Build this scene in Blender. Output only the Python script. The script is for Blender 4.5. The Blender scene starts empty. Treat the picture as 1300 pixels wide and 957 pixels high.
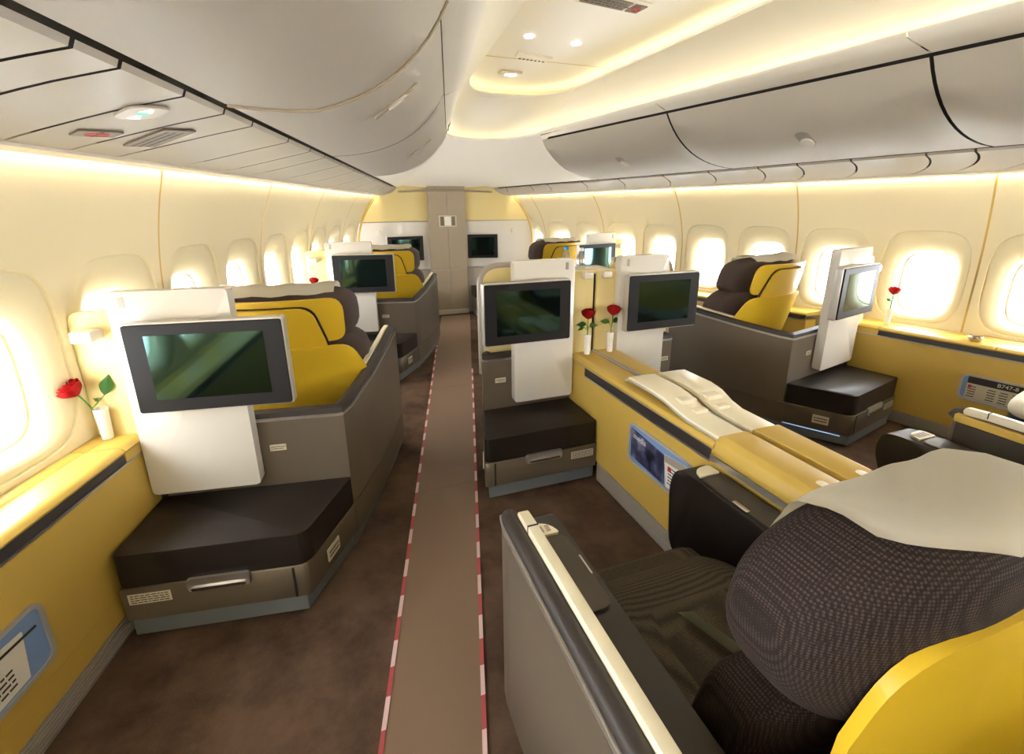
import bpy, bmesh, math, random
from mathutils import Vector, Matrix
random.seed(7)
R = math.radians
scene = bpy.context.scene
COL = scene.collection

# ------------------------------------------------------------------ camera
PITCH, YAW, ROLL = R(16), R(19.5), R(.5)
fw = Vector((math.sin(YAW)*math.cos(PITCH), math.cos(YAW)*math.cos(PITCH), -math.sin(PITCH)))
r0 = Vector((math.cos(YAW), -math.sin(YAW), 0)); u0 = r0.cross(fw)
rt = r0*math.cos(ROLL) - u0*math.sin(ROLL); up = u0*math.cos(ROLL) + r0*math.sin(ROLL)
cd = bpy.data.cameras.new('camera'); cam = bpy.data.objects.new('camera', cd); COL.objects.link(cam)
cam.matrix_world = Matrix(((rt.x, up.x, -fw.x, -1.56), (rt.y, up.y, -fw.y, 0), (rt.z, up.z, -fw.z, 1.65), (0, 0, 0, 1)))
cd.sensor_width = 36; cd.lens = 590/1300*36; cd.shift_y = -44.5/1300; cd.clip_start = .02
scene.camera = cam

# ------------------------------------------------------------------ sky, lamps, exposure
wd = bpy.data.worlds.new('overcast_sky'); scene.world = wd; wd.use_nodes = True
bg = wd.node_tree.nodes['Background']; bg.inputs[0].default_value = (.95, .975, 1.0, 1); bg.inputs[1].default_value = 10.0
vs = scene.view_settings
vs.view_transform = 'Standard'; vs.look = 'None'; vs.gamma = 1; vs.use_curve_mapping = False; vs.exposure = 1.2
scene.cycles.diffuse_bounces = 6; scene.cycles.max_bounces = 10; scene.cycles.transparent_max_bounces = 12
def area_lamp(name, loc, size, size_y, power, color, d, label):
    l = bpy.data.lights.new(name, 'AREA'); l.shape = 'RECTANGLE'; l.size = size; l.size_y = size_y
    l.energy = power; l.color = color
    o = bpy.data.objects.new(name, l); COL.objects.link(o); o.location = loc
    o.rotation_euler = Vector(d).to_track_quat('-Z', 'Y').to_euler()
    return o

# ------------------------------------------------------------------ mesh helpers
def BM(): return bmesh.new()
def _bev(bm, verts, bev, seg):
    if bev <= 0: return
    vs_ = set(verts); ed = [e for e in bm.edges if e.verts[0] in vs_ and e.verts[1] in vs_]
    bmesh.ops.bevel(bm, geom=ed, offset=bev, segments=seg, profile=.5, affect='EDGES', clamp_overlap=True)
def box(bm, x0, x1, y0, y1, z0, z1, bev=0, seg=2):
    return prism(bm, [(x0, y0), (x1, y0), (x1, y1), (x0, y1)], z0, z1, bev=bev, seg=seg)
def prism(bm, poly, w0, w1, mp=None, bev=0, seg=2):
    mp = mp or (lambda u, v, w: (u, v, w))
    f0 = w0 if callable(w0) else (lambda u, v: w0); f1 = w1 if callable(w1) else (lambda u, v: w1)
    lo = [bm.verts.new(mp(u, v, f0(u, v))) for u, v in poly]; hi = [bm.verts.new(mp(u, v, f1(u, v))) for u, v in poly]
    n = len(poly)
    bm.faces.new(lo[::-1]); bm.faces.new(hi)
    for i in range(n): bm.faces.new((lo[i], lo[(i+1) % n], hi[(i+1) % n], hi[i]))
    _bev(bm, lo+hi, bev, seg)
    return bm
def xz(u, v, w): return (u, w, v)          # polygon in x-z, depth along y
def yz(u, v, w): return (w, u, v)          # polygon in y-z, depth along x
def rp(pts, r, n=4):                        # polygon with rounded corners
    rs = r if isinstance(r, (list, tuple)) else [r]*len(pts)
    out = []; m = len(pts)
    for i in range(m):
        p = Vector(pts[i]); a = Vector(pts[i-1]); b = Vector(pts[(i+1) % m])
        da = (a-p); db = (b-p); q = min(rs[i], da.length*.49, db.length*.49)
        if q < 1e-5: out.append(tuple(p)); continue
        s = p+da.normalized()*q; e = p+db.normalized()*q
        for k in range(n+1):
            t = k/n; out.append(tuple(s*(1-t)**2 + p*2*t*(1-t) + e*t*t))
    return out
def rrect(u0, u1, v0, v1, r, n=4): return rp([(u0, v0), (u1, v0), (u1, v1), (u0, v1)], r, n)
def sheet(bm, poly, fn, thick, us=(), vs_=()):
    f = bm.faces.new([bm.verts.new((u, v, 0)) for u, v in poly])
    g = [f]
    for u in us:
        geo = list(bm.verts)+list(bm.edges)+list(bm.faces)
        bmesh.ops.bisect_plane(bm, geom=geo, plane_co=(u, 0, 0), plane_no=(1, 0, 0), dist=1e-5)
    for v in vs_:
        geo = list(bm.verts)+list(bm.edges)+list(bm.faces)
        bmesh.ops.bisect_plane(bm, geom=geo, plane_co=(0, v, 0), plane_no=(0, 1, 0), dist=1e-5)
    for w in bm.verts: w.co = Vector(fn(w.co.x, w.co.y))
    bm.normal_update()
    if thick: bmesh.ops.solidify(bm, geom=list(bm.faces), thickness=thick)
    return bm
def lin(a, b, n): return [a+(b-a)*i/n for i in range(n+1)]
def loft(bm, rings, closed=True, cap=True):
    vr = [[bm.verts.new(p) for p in ring] for ring in rings]; n = len(vr[0])
    for a, b in zip(vr, vr[1:]):
        for i in range(n if closed else n-1):
            j = (i+1) % n; bm.faces.new((a[i], a[j], b[j], b[i]))
    if cap and closed:
        bm.faces.new(vr[0][::-1]); bm.faces.new(vr[-1])
    return bm
def tube(bm, pts, r, n=8, closed=False, cap=True):
    pts = [Vector(p) for p in pts]; rings = []; prev = None
    for i, p in enumerate(pts):
        t = ((pts[(i+1) % len(pts)] if (closed or i < len(pts)-1) else p) - (pts[i-1] if (closed or i > 0) else p)).normalized()
        if prev is None:
            a = Vector((0, 0, 1)) if abs(t.z) < .9 else Vector((1, 0, 0)); prev = (a - t*a.dot(t)).normalized()
        else: prev = (prev - t*prev.dot(t)).normalized()
        q = t.cross(prev); rr = r[i] if isinstance(r, (list, tuple)) else r
        rings.append([p + (prev*math.cos(2*math.pi*k/n) + q*math.sin(2*math.pi*k/n))*rr for k in range(n)])
    if closed: rings.append(rings[0])
    return loft(bm, rings, True, cap and not closed)
def lathe(bm, prof, c=(0, 0, 0), n=16):
    return loft(bm, [[(c[0]+max(r, 1e-4)*math.cos(2*math.pi*k/n), c[1]+max(r, 1e-4)*math.sin(2*math.pi*k/n), c[2]+z) for k in range(n)] for r, z in prof])
def sell(bm, c, h, e1=.5, e2=.5, nu=28, nv=16, fn=None):
    sp = lambda v, e: math.copysign(abs(v)**e, v)
    rings = []
    for j in range(1, nv):
        p = -math.pi/2+math.pi*j/nv; ring = []
        for i in range(nu):
            q = 2*math.pi*i/nu
            v = Vector((h[0]*sp(math.cos(p), e1)*sp(math.cos(q), e2), h[1]*sp(math.cos(p), e1)*sp(math.sin(q), e2), h[2]*sp(math.sin(p), e1)))
            if fn: v = Vector(fn(*v))
            ring.append(v+Vector(c))
        rings.append(ring)
    return loft(bm, rings)
def grid(bm, P, flip=False):
    v = [[bm.verts.new(p) for p in row] for row in P]
    for i in range(len(P)-1):
        for j in range(len(P[0])-1): bm.faces.new((v[i][j], v[i+1][j], v[i+1][j+1], v[i][j+1]))
    return bm

MIR = [1]
def obj(name, bm, mat, parent=None, ang=38, rec=True):
    if MIR[0] < 0:
        for v in bm.verts: v.co.x *= -1
        bmesh.ops.reverse_faces(bm, faces=list(bm.faces))
    if rec: bmesh.ops.recalc_face_normals(bm, faces=list(bm.faces))
    me = bpy.data.meshes.new(name); bm.to_mesh(me); bm.free()
    for p in me.polygons: p.use_smooth = True
    me.set_sharp_from_angle(angle=R(ang))
    me.materials.append(mat)
    o = bpy.data.objects.new(name, me); COL.objects.link(o); o.parent = parent
    return o
def tag(o, label, cat, group=None):
    o['label'] = label; o['category'] = cat
    if group: o['group'] = group
    return o
def thing(name, label, cat, loc=(0, 0, 0), deg=0, group=None):
    o = bpy.data.objects.new(name, None); COL.objects.link(o); o.location = loc; o.rotation_euler = (0, 0, -R(deg)); o.empty_display_size = .1
    return tag(o, label, cat, group)
def struct(name, bm, mat, **k):
    o = obj(name, bm, mat, **k); o['kind'] = 'structure'; return o
def struct_root(name):
    o = bpy.data.objects.new(name, None); COL.objects.link(o); o['kind'] = 'structure'; return o
def text_mesh(name, body, size, mat, parent, mx):
    c = bpy.data.curves.new(name, 'FONT'); c.body = body; c.size = size; c.extrude = .0004; c.align_x = 'CENTER'; c.align_y = 'CENTER'
    t = bpy.data.objects.new(name, c); COL.objects.link(t)
    dg = bpy.context.evaluated_depsgraph_get(); me = bpy.data.meshes.new_from_object(t.evaluated_get(dg))
    bpy.data.objects.remove(t); me.materials.clear(); me.materials.append(mat)
    o = bpy.data.objects.new(name, me); COL.objects.link(o); o.parent = parent; o.matrix_local = mx; return o

# ------------------------------------------------------------------ materials
def lc(c): return tuple((x/12.92 if x <= .04045 else ((x+.055)/1.055)**2.4) for x in [v/255 for v in c]) + (1,)
def mat(name, rgb, rough=.5, metal=0, spec=.5, var=.04, scale=8, bump=0, bscale=200, coat=0, tint=None, emit=None, es=0):
    m = bpy.data.materials.new(name); m.use_nodes = True; nt = m.node_tree; b = nt.nodes['Principled BSDF']
    c = lc(rgb)
    tc = nt.nodes.new('ShaderNodeTexCoord')
    nz = nt.nodes.new('ShaderNodeTexNoise'); nz.inputs['Scale'].default_value = scale; nz.inputs['Detail'].default_value = 4
    nt.links.new(tc.outputs['Object'], nz.inputs['Vector'])
    mx = nt.nodes.new('ShaderNodeMix'); mx.data_type = 'RGBA'
    mx.inputs[6].default_value = tuple(v*(1-var) for v in c[:3])+(1,); mx.inputs[7].default_value = tuple(min(1, v*(1+var)) for v in c[:3])+(1,)
    nt.links.new(nz.outputs['Fac'], mx.inputs[0]); nt.links.new(mx.outputs[2], b.inputs['Base Color'])
    b.inputs['Roughness'].default_value = rough; b.inputs['Metallic'].default_value = metal; b.inputs['Specular IOR Level'].default_value = spec
    b.inputs['Coat Weight'].default_value = coat; b.inputs['Coat Roughness'].default_value = .05
    if tint: b.inputs['Specular Tint'].default_value = tint
    if emit: b.inputs['Emission Color'].default_value = lc(emit); b.inputs['Emission Strength'].default_value = es
    if bump:
        n2 = nt.nodes.new('ShaderNodeTexNoise'); n2.inputs['Scale'].default_value = bscale; n2.inputs['Detail'].default_value = 3
        nt.links.new(tc.outputs['Object'], n2.inputs['Vector'])
        bp = nt.nodes.new('ShaderNodeBump'); bp.inputs['Strength'].default_value = bump; bp.inputs['Distance'].default_value = .002
        nt.links.new(n2.outputs['Fac'], bp.inputs['Height']); nt.links.new(bp.outputs['Normal'], b.inputs['Normal'])
    return m
M = dict(
    wall=mat('cream_wall', (232, 221, 188), .45, var=.015, scale=2),
    seam=mat('tan_seam', (205, 172, 92), .5),
    bin=mat('bin_white', (228, 221, 211), .5, var=.01, scale=2),
    ceil=mat('ceiling_white', (236, 231, 222), .45, var=.01, scale=2),
    psu=mat('service_panel_white', (226, 218, 206), .35, var=.01, scale=3),
    dark=mat('dark_gap', (22, 20, 19), .6),
    yellow=mat('yellow_leather', (208, 176, 84), .38, var=.03, scale=5, bump=.12, bscale=260),
    yellow2=mat('yellow_shell', (222, 186, 48), .35, var=.02, scale=5),
    pale=mat('pale_yellow_panel', (224, 206, 146), .5, var=.02, scale=3),
    cream=mat('cream_cloth', (246, 242, 230), .8, var=.03, scale=6, bump=.15, bscale=30),
    rail=mat('cream_rail', (238, 230, 205), .35),
    shell=mat('taupe_lacquer', (112, 102, 90), .36, metal=.35, var=.03, scale=4),
    base=mat('taupe_base', (104, 94, 80), .4, metal=.3, var=.03, scale=4),
    kick=mat('grey_blue_kick', (118, 124, 128), .45, metal=.3),
    leather=mat('dark_brown_leather', (33, 27, 25), .46, spec=.35, var=.08, scale=6, bump=.15, bscale=120),
    rim=mat('dark_rim_pad', (48, 42, 40), .5),
    pad=mat('dark_taupe_pad', (58, 52, 46), .5, var=.05),
    lid=mat('olive_taupe_lid', (78, 70, 60), .42, var=.04),
    white=mat('white_lacquer', (214, 210, 204), .25, var=.008, scale=2, coat=.3),
    silver=mat('brushed_silver', (196, 194, 192), .28, metal=.85, var=.05, scale=40),
    chrome=mat('chrome', (205, 205, 208), .12, metal=1),
    frame=mat('monitor_bezel', (27, 26, 30), .55, spec=.25, var=.03),
    monsilver=mat('monitor_silver_edge', (200, 197, 194), .3, metal=.4),
    screen=mat('dark_glass_screen', (10, 16, 15), .06, spec=1, var=.2, scale=2, tint=(.45, .95, 1, 1)),
    closet=mat('closet_taupe', (164, 150, 130), .42, var=.02, scale=3),
    grey=mat('grey_panel', (168, 160, 150), .4),
    placard=mat('pale_placard', (205, 198, 178), .5), ink=mat('dark_ink', (50, 44, 40), .6),
    brownplac=mat('brown_placard', (104, 90, 74), .5), red=mat('red_print', (180, 45, 40), .5),
    redpetal=mat('red_petals', (196, 8, 22), .55, var=.3, scale=40), green=mat('leaf_green', (70, 128, 44), .5, var=.2, scale=30),
    vase=mat('white_porcelain', (240, 238, 232), .2), blue=mat('pocket_blue', (128, 160, 214), .5), navy=mat('navy_cloth', (24, 26, 44), .8),
    cap=mat('blue_cap', (40, 150, 205), .4), capw=mat('white_cap', (230, 232, 232), .4),
    amber=mat('amber_shade', (236, 214, 130), .5),
    lampwarm=mat('cove_light', (255, 236, 160), .5, emit=(255, 242, 188), es=3.2),
    lampwash=mat('sidewall_light', (255, 244, 210), .5, emit=(255, 248, 232), es=13),
    lampouter=mat('outer_cove_light', (255, 236, 160), .5, emit=(255, 238, 165), es=2.0),
    spot=mat('spot_glass', (255, 255, 250), .3, emit=(255, 250, 240), es=12),
    icon=mat('lit_icon_white', (255, 255, 255), .5, emit=(255, 255, 255), es=.5), icong=mat('lit_icon_green', (60, 220, 150), .5, emit=(60, 230, 160), es=.45),
    kicklight=mat('blue_floor_light', (170, 200, 240), .5, emit=(165, 195, 240), es=.35),
    strap=mat('olive_strap', (104, 104, 82), .6), belt2=mat('belt_tip', (102, 100, 80), .5),
)
def carpet():
    m = mat('brown_carpet', (104, 84, 70), .95, spec=.1, var=.0); nt = m.node_tree; b = nt.nodes['Principled BSDF']
    tc = nt.nodes['Texture Coordinate']; n1 = nt.nodes.new('ShaderNodeTexNoise'); n1.inputs['Scale'].default_value = 3.2; n1.inputs['Detail'].default_value = 8; n1.inputs['Roughness'].default_value = .65
    nt.links.new(tc.outputs['Object'], n1.inputs['Vector'])
    cr = nt.nodes.new('ShaderNodeValToRGB'); cr.color_ramp.elements[0].position = .32; cr.color_ramp.elements[0].color = lc((62, 47, 39)); cr.color_ramp.elements[1].position = .68; cr.color_ramp.elements[1].color = lc((104, 84, 70))
    nt.links.new(n1.outputs['Fac'], cr.inputs[0]); nt.links.new(cr.outputs[0], b.inputs['Base Color'])
    n2 = nt.nodes.new('ShaderNodeTexNoise'); n2.inputs['Scale'].default_value = 260; nt.links.new(tc.outputs['Object'], n2.inputs['Vector'])
    bp = nt.nodes.new('ShaderNodeBump'); bp.inputs['Strength'].default_value = .5; bp.inputs['Distance'].default_value = .004
    nt.links.new(n2.outputs['Fac'], bp.inputs['Height']); nt.links.new(bp.outputs['Normal'], b.inputs['Normal'])
    return m
M['carpet'] = carpet()
M['runner'] = mat('runner_vinyl', (122, 100, 82), .5, var=.03, scale=3, bump=.2, bscale=400)
def mesh_fabric(name, dark, light, scale):
    m = mat(name, dark, .85, spec=.2, var=0); nt = m.node_tree; b = nt.nodes['Principled BSDF']; tc = nt.nodes['Texture Coordinate']
    v = nt.nodes.new('ShaderNodeTexVoronoi'); v.inputs['Scale'].default_value = scale; v.inputs['Randomness'].default_value = .12
    nt.links.new(tc.outputs['Object'], v.inputs['Vector'])
    cr = nt.nodes.new('ShaderNodeValToRGB'); cr.color_ramp.elements[0].position = .28; cr.color_ramp.elements[0].color = lc(light); cr.color_ramp.elements[1].position = .5; cr.color_ramp.elements[1].color = lc(dark)
    nt.links.new(v.outputs['Distance'], cr.inputs[0]); nt.links.new(cr.outputs[0], b.inputs['Base Color'])
    bp = nt.nodes.new('ShaderNodeBump'); bp.inputs['Strength'].default_value = .6; bp.inputs['Distance'].default_value = .003; bp.invert = True
    nt.links.new(v.outputs['Distance'], bp.inputs['Height']); nt.links.new(bp.outputs['Normal'], b.inputs['Normal'])
    return m
M['fabric'] = mesh_fabric('brown_mesh_fabric', (40, 32, 31), (72, 60, 57), 165)
M['weave'] = mesh_fabric('olive_seat_weave', (62, 55, 46), (110, 98, 82), 170)
M['brown'] = mat('brown_upholstery', (70, 57, 53), .8, var=.06, scale=10, bump=.25, bscale=300)
def stripes(name, c1, c2, scale, axis='Y', duty=.5):
    m = mat(name, c1, .5, var=0); nt = m.node_tree; b = nt.nodes['Principled BSDF']; tc = nt.nodes['Texture Coordinate']
    sx = nt.nodes.new('ShaderNodeSeparateXYZ'); nt.links.new(tc.outputs['Object'], sx.inputs[0])
    mu = nt.nodes.new('ShaderNodeMath'); mu.operation = 'MULTIPLY'; mu.inputs[1].default_value = scale; nt.links.new(sx.outputs[axis], mu.inputs[0])
    fr = nt.nodes.new('ShaderNodeMath'); fr.operation = 'FRACT'; nt.links.new(mu.outputs[0], fr.inputs[0])
    gt = nt.nodes.new('ShaderNodeMath'); gt.operation = 'GREATER_THAN'; gt.inputs[1].default_value = duty; nt.links.new(fr.outputs[0], gt.inputs[0])
    mx = nt.nodes.new('ShaderNodeMix'); mx.data_type = 'RGBA'; mx.inputs[6].default_value = lc(c1); mx.inputs[7].default_value = lc(c2)
    nt.links.new(gt.outputs[0], mx.inputs[0]); nt.links.new(mx.outputs[2], b.inputs['Base Color']); return m
M['tape'] = stripes('red_white_tape', (168, 72, 78), (214, 186, 188), 4.6)
def glass(name, f, col=(1, 1, 1)):
    m = bpy.data.materials.new(name); m.use_nodes = True; nt = m.node_tree; nt.nodes.clear()
    o = nt.nodes.new('ShaderNodeOutputMaterial'); a = nt.nodes.new('ShaderNodeBsdfTransparent'); g = nt.nodes.new('ShaderNodeBsdfGlossy'); x = nt.nodes.new('ShaderNodeMixShader')
    a.inputs[0].default_value = col+(1,); g.inputs['Roughness'].default_value = .04; x.inputs[0].default_value = f
    nt.links.new(a.outputs[0], x.inputs[1]); nt.links.new(g.outputs[0], x.inputs[2]); nt.links.new(x.outputs[0], o.inputs[0]); return m
M['pane'] = glass('window_pane', .05); M['bottle'] = glass('clear_bottle_plastic', .38, (.93, .96, .97))
def photo_mat():
    m = mat('magazine_photo', (60, 62, 84), .3, var=0); nt = m.node_tree; b = nt.nodes['Principled BSDF']; tc = nt.nodes['Texture Coordinate']
    n = nt.nodes.new('ShaderNodeTexNoise'); n.inputs['Scale'].default_value = 9; n.inputs['Detail'].default_value = 3; nt.links.new(tc.outputs['Object'], n.inputs['Vector'])
    cr = nt.nodes.new('ShaderNodeValToRGB'); e = cr.color_ramp.elements; e[0].position = .38; e[0].color = lc((24, 26, 38)); e[1].position = .68; e[1].color = lc((170, 172, 196)); k = e.new(.5); k.color = lc((70, 74, 110))
    nt.links.new(n.outputs['Fac'], cr.inputs[0]); nt.links.new(cr.outputs[0], b.inputs['Base Color']); return m
M['photo'] = photo_mat()

# ------------------------------------------------------------------ cabin outline (half widths by station y)
YB = -1.5; YF = 7.45
def W0(y): return 2.62-.24*(max(y, -.2)-2.3)-.1*(max(0, y-5.8)/1.6)**2
def dW(y): return max(.03, .07+.045*(y-2.1))
def W(y, z): t = max(0, min(1, (z-1.15)/.70)); return W0(y)-dW(y)*t*t
def WP(y): return W(y, 1.85)
def BB(y): return 1.95-.2*(max(y, -.2)-1.2)
def TT(y): return 1.26-.218*(max(y, -.2)-1.4)
def OO(y): return .52+.16*(4.6-max(y, -.2))
def II(y): return .50+.07*(3.7-max(y, -.2))
ZL = .72

# ---- floor
b = BM(); ys = lin(YB, YF+.4, 8)
prism(b, [(-W0(y)-.1, y) for y in ys]+[(W0(y)+.1, y) for y in ys[::-1]], -.05, 0)
struct('floor', b, M['carpet'])
t = thing('aisle_runner', 'brown protective runner laid in sheets along the carpeted left aisle', 'runner', (0, 0, 0))
def runner_x(y): return -1.40+(y-1.3)*.243
def rw(y): return .165+.012*(y-1.3)
for i, (y0, y1) in enumerate(((YB+.3, 2.55), (2.5, 4.2), (4.15, 7.2))):
    b = BM(); z = .004+.0015*i
    prism(b, [(runner_x(y0)-rw(y0), y0), (runner_x(y0)+rw(y0), y0), (runner_x(y1)+rw(y1), y1), (runner_x(y1)-rw(y1), y1)], 0.0005, z+.001)
    obj('runner_sheet', b, M['runner'], t)
for s, lab in ((-1, 'red and white striped tape along the runner edge beside the window-side suites'), (1, 'red and white striped tape along the runner edge beside the centre seats')):
    y0, y1 = YB+.4, (5.6 if s < 0 else 4.6); b = BM()
    P = [(runner_x(y)+s*(rw(y)+.006), y) for y in (y0, y1)]
    prism(b, [(P[0][0]-.008, y0), (P[0][0]+.008, y0), (P[1][0]+.008, y1), (P[1][0]-.008, y1)], .0005, .0085)
    tag(obj('edge_tape', b, M['tape']), lab, 'tape')

# ---- side walls: panels of two windows, each bay cut by its window opening
def bay_rings(s, y0, y1, yc, z0, z1, out):
    N = 96; zc = 1.11
    def se(hy, hz, e, zc_): return [(yc+math.copysign(abs(math.cos(q))**e, math.cos(q))*hy, zc_+math.copysign(abs(math.sin(q))**e, math.sin(q))*hz) for q in [2*math.pi*k/N for k in range(N)]]
    rect = []
    for k in range(N):
        q = 2*math.pi*k/N; c, sn = math.cos(q), math.sin(q)
        ty = ((y1-yc)/c if c > 0 else (y0-yc)/c) if abs(c) > 1e-6 else 1e9
        tz = ((z1-zc)/sn if sn > 0 else (z0-zc)/sn) if abs(sn) > 1e-6 else 1e9
        tt = min(ty, tz); rect.append((yc+c*tt, zc+sn*tt))
    for cy, cz in ((y0, z0), (y0, z1), (y1, z0), (y1, z1)):
        k = min(range(N), key=lambda k: (rect[k][0]-cy)**2+(rect[k][1]-cz)**2); rect[k] = (cy, cz)
    rev = se(.262, .352, .55, 1.115); rings = []
    for f in (0, .2, .4, .6, .8, 1):
        rings.append([(a[0]*(1-f)+c[0]*f, a[1]*(1-f)+c[1]*f, 0) for a, c in zip(rect, rev)])
    rings.append([(y, z, .012) for y, z in se(.258, .347, .55, 1.115)])
    rings.append([(y, z, .006) for y, z in se(.25, .338, .55, 1.115)])
    for f in (.3, .6, .85, 1):
        rings.append([(y, z, .006+.055*f*f) for y, z in se(.25+(.163-.25)*f, .338+(.235-.338)*f, .55, 1.115+(1.065-1.115)*f)])
    rings.append([(y, z, .085) for y, z in se(.16, .232, .55, 1.065)])
    return [[(s*(W(y, z)+d), y, z) for y, z, d in r] for r in rings], se
walls = {}
wn = 0
for s, side, ystart in ((-1, 'left', 2.90-3*1.22), (1, 'right', 2.02-2*1.22)):
    root = struct_root('wall_'+side); walls[s] = root
    k = 0
    while True:
        y0 = ystart+k*1.22; y1 = min(y0+1.22, 7.5); k += 1
        if y0 > 7.3: break
        b = BM(); n = 2 if y1-y0 > 1 else 1; g = .006
        for j in range(n):
            a0 = y0+j*.61; a1 = min(a0+.61, y1) if n == 2 else y1
            yc = a0+.305
            if a1-a0 < .6: yc = a0+(a1-a0)/2
            if a1-a0 < .5:
                grid(b, [[(s*W(y, z), y, z) for z in lin(.6, 1.91, 14)] for y in lin(a0+g, a1, 3)]); continue
            rings, se = bay_rings(s, a0+(g if j == 0 else 0), a1-(g if j == n-1 else 0), yc, .6, 1.91, 0)
            loft(b, rings, True, False)
            wn += 1
            w = struct_root('window_%d' % wn)
            fb = BM(); fr = [[(s*(W(y, z)+d), y, z) for y, z in se(hy, hz, .55, 1.065)] for hy, hz, d in ((.168, .24, .083), (.15, .222, .085), (.15, .222, .11), (.168, .24, .115))]
            loft(fb, fr+[fr[0]], True, False); obj('window_frame', fb, M['wall'], w, rec=True)
            pb = BM(); pr_ = [(s*(W(y, z)+.1), y, z) for y, z in se(.152, .224, .55, 1.065)]
            pb.faces.new([pb.verts.new(p) for p in pr_]); obj('window_pane', pb, M['pane'], w)
        obj('wall_panel', b, M['wall'], root, ang=50)
        b = BM(); grid(b, [[(s*(W(y, z)+.008), y, z) for z in lin(.6, 1.91, 20)] for y in (y0-.05, y0+.05)]); obj('seam_strip', b, M['seam'], root)
    b = BM(); grid(b, [[(s*(W(y, z)+.001), y, z) for z in (0, .3, .66)] for y in lin(YB, 7.5, 9)]); obj('lower_lining', b, M['wall'], root)
# ---- unseen closing wall added behind the camera for light and reflections
b = BM(); prism(b, [(-3.4, 0), (3.4, 0), (3.4, 2.8), (-3.4, 2.8)], YB-.06, YB-.01, xz); struct('wall_back_added', b, M['wall'])

# ---- overhead service panels (one rail each side, single panels as pieces)
for s, nm in ((-1, 'trim_1'), (1, 'trim_2')):
    root = struct_root(nm)
    b = BM(); st = lin(YB, YF, 24)
    rings = []
    for y in st:
        w = WP(y)
        rings.append([(s*(w+.03), y, 1.905), (s*(w-.034), y, 1.898), (s*(w-.034), y, 1.846), (s*(w-.05), y, 1.843), (s*(w-.12), y, 1.852), (s*(w-.13), y, 1.90), (s*(w-.05), y, 1.925), (s*(w+.03), y, 1.925)])
    loft(b, rings); obj('valance', b, M['psu'], root)
    # panels
    yj = [-1.9, -.6, .1, .55, .95, 1.17, 1.30, 1.55, 1.78, 2.0, 2.40, 2.75, 3.05, 3.5, 4.0, 4.6, 5.2, 5.9, 6.3, 6.95, 7.44]
    for y0, y1 in zip(yj, yj[1:]):
        b = BM(); g = .006; P = []
        for y in lin(y0+g, y1-g, 4):
            row = []
            for t_ in lin(0, 1, 10):
                yy = y+.42*(1-t_)**1.4      # transverse joints bow forward towards the wall
                wo = WP(yy)-.125; wi = BB(yy)+.034
                x = wo+(wi-wo)*t_; z = 1.862+.073*t_+.012*math.sin(math.pi*t_)*-1
                if t_ > .93: z = 1.938
                row.append((s*x, yy, z))
            row.append((s*(BB(y)+.028), y, 1.953))
            P.append(row)
        grid(b, P); bmesh.ops.solidify(b, geom=list(b.faces), thickness=.012); obj('service_panel', b, M['psu'], root)
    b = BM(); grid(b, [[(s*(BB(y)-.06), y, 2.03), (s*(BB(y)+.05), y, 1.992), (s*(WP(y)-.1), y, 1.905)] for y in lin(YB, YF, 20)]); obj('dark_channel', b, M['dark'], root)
    # sidewall wash light in the valance slot
    b = BM(); tube(b, [(s*(WP(y)-.018), y, 1.884) for y in lin(YB+.3, YF-.2, 16)], .006, 6); obj('wash_light', b, M['lampwash'], root)

# ---- overhead bins
def bin_prof(y, off=0):
    p0 = Vector((BB(y)+.0, 1.955)); p2 = Vector((TT(y)+.0, 2.335)); c = Vector((p0.x*.30+p2.x*.70-.02, 1.978))
    out = []
    for k in range(13):
        q = k/12; v = p0*(1-q)**2+c*2*q*(1-q)+p2*q*q
        wq = min(1, q*4); out.append((v.x-off*.7*wq, v.y-off*wq))
    return out
def bin_door(s, y0, y1, label, hpos=None, off=0, htype=0):
    t = thing('overhead_bin', label, 'overhead bin', (0, 0, 0))
    g = .008; b = BM(); P = []
    for i, y in enumerate(lin(y0+g, y1-g, 10)):
        P.append([(s*x, y, z) for x, z in bin_prof(y, off)])
    grid(b, P); bmesh.ops.solidify(b, geom=list(b.faces), thickness=-.02*s if False else .02)
    obj('bin_door', b, M['bin'], t, ang=50)
    b = BM(); y1b = min(y1, 4.5); prism(b, [(y0, 2.36), (y1b, 2.36), (y1b, 2.42), (y0, 2.42)], lambda u, v: s*(TT(u)+.02), lambda u, v: s*(BB(u)+.3), yz)
    obj('bin_box', b, M['bin'], t)
    if hpos:
        yh, q = hpos; pr0 = bin_prof(yh, off); i = int(q*12); v0 = Vector((s*pr0[i][0], yh, pr0[i][1])); v1 = Vector((s*pr0[i+1][0], yh, pr0[i+1][1]))
        tg = (v1-v0).normalized(); ty = (Vector((s*bin_prof(yh+.1, off)[i][0], yh+.1, bin_prof(yh+.1, off)[i][1]))-v0).normalized(); nn = tg.cross(ty).normalized()
        if nn.z > 0: nn = -nn
        def pl(u, v, w): return tuple(v0+ty*u+tg*v+nn*w)
        hb = obj('latch_recess', prism(BM(), rrect(-.045, .045, -.075, .075, .044, 6) if htype == 0 else rrect(-.02, .02, -.12, .12, .018, 5), -.004, .003, pl, .001, 1), M['silver'] if htype == 0 else M['closet'], t)
        obj('latch_paddle', prism(BM(), rrect(-.036, .036, -.068, .01, .034, 6) if htype == 0 else rrect(-.014, .014, -.05, .05, .012, 4), .002, .012, pl, .003, 1), M['white'], hb)
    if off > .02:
        b = BM(); tube(b, [(s*(x-.003), y1-.006, z-.004) for x, z in bin_prof(y1, off)], .005, 6); obj('door_shade_line', b, M['closet'], t)  # dark line added along the proud lip in place of its shadow
    return t
bin_door(1, -1.3, .2, 'closed white overhead bin above the centre-right seats furthest from the nose', None)
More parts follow.
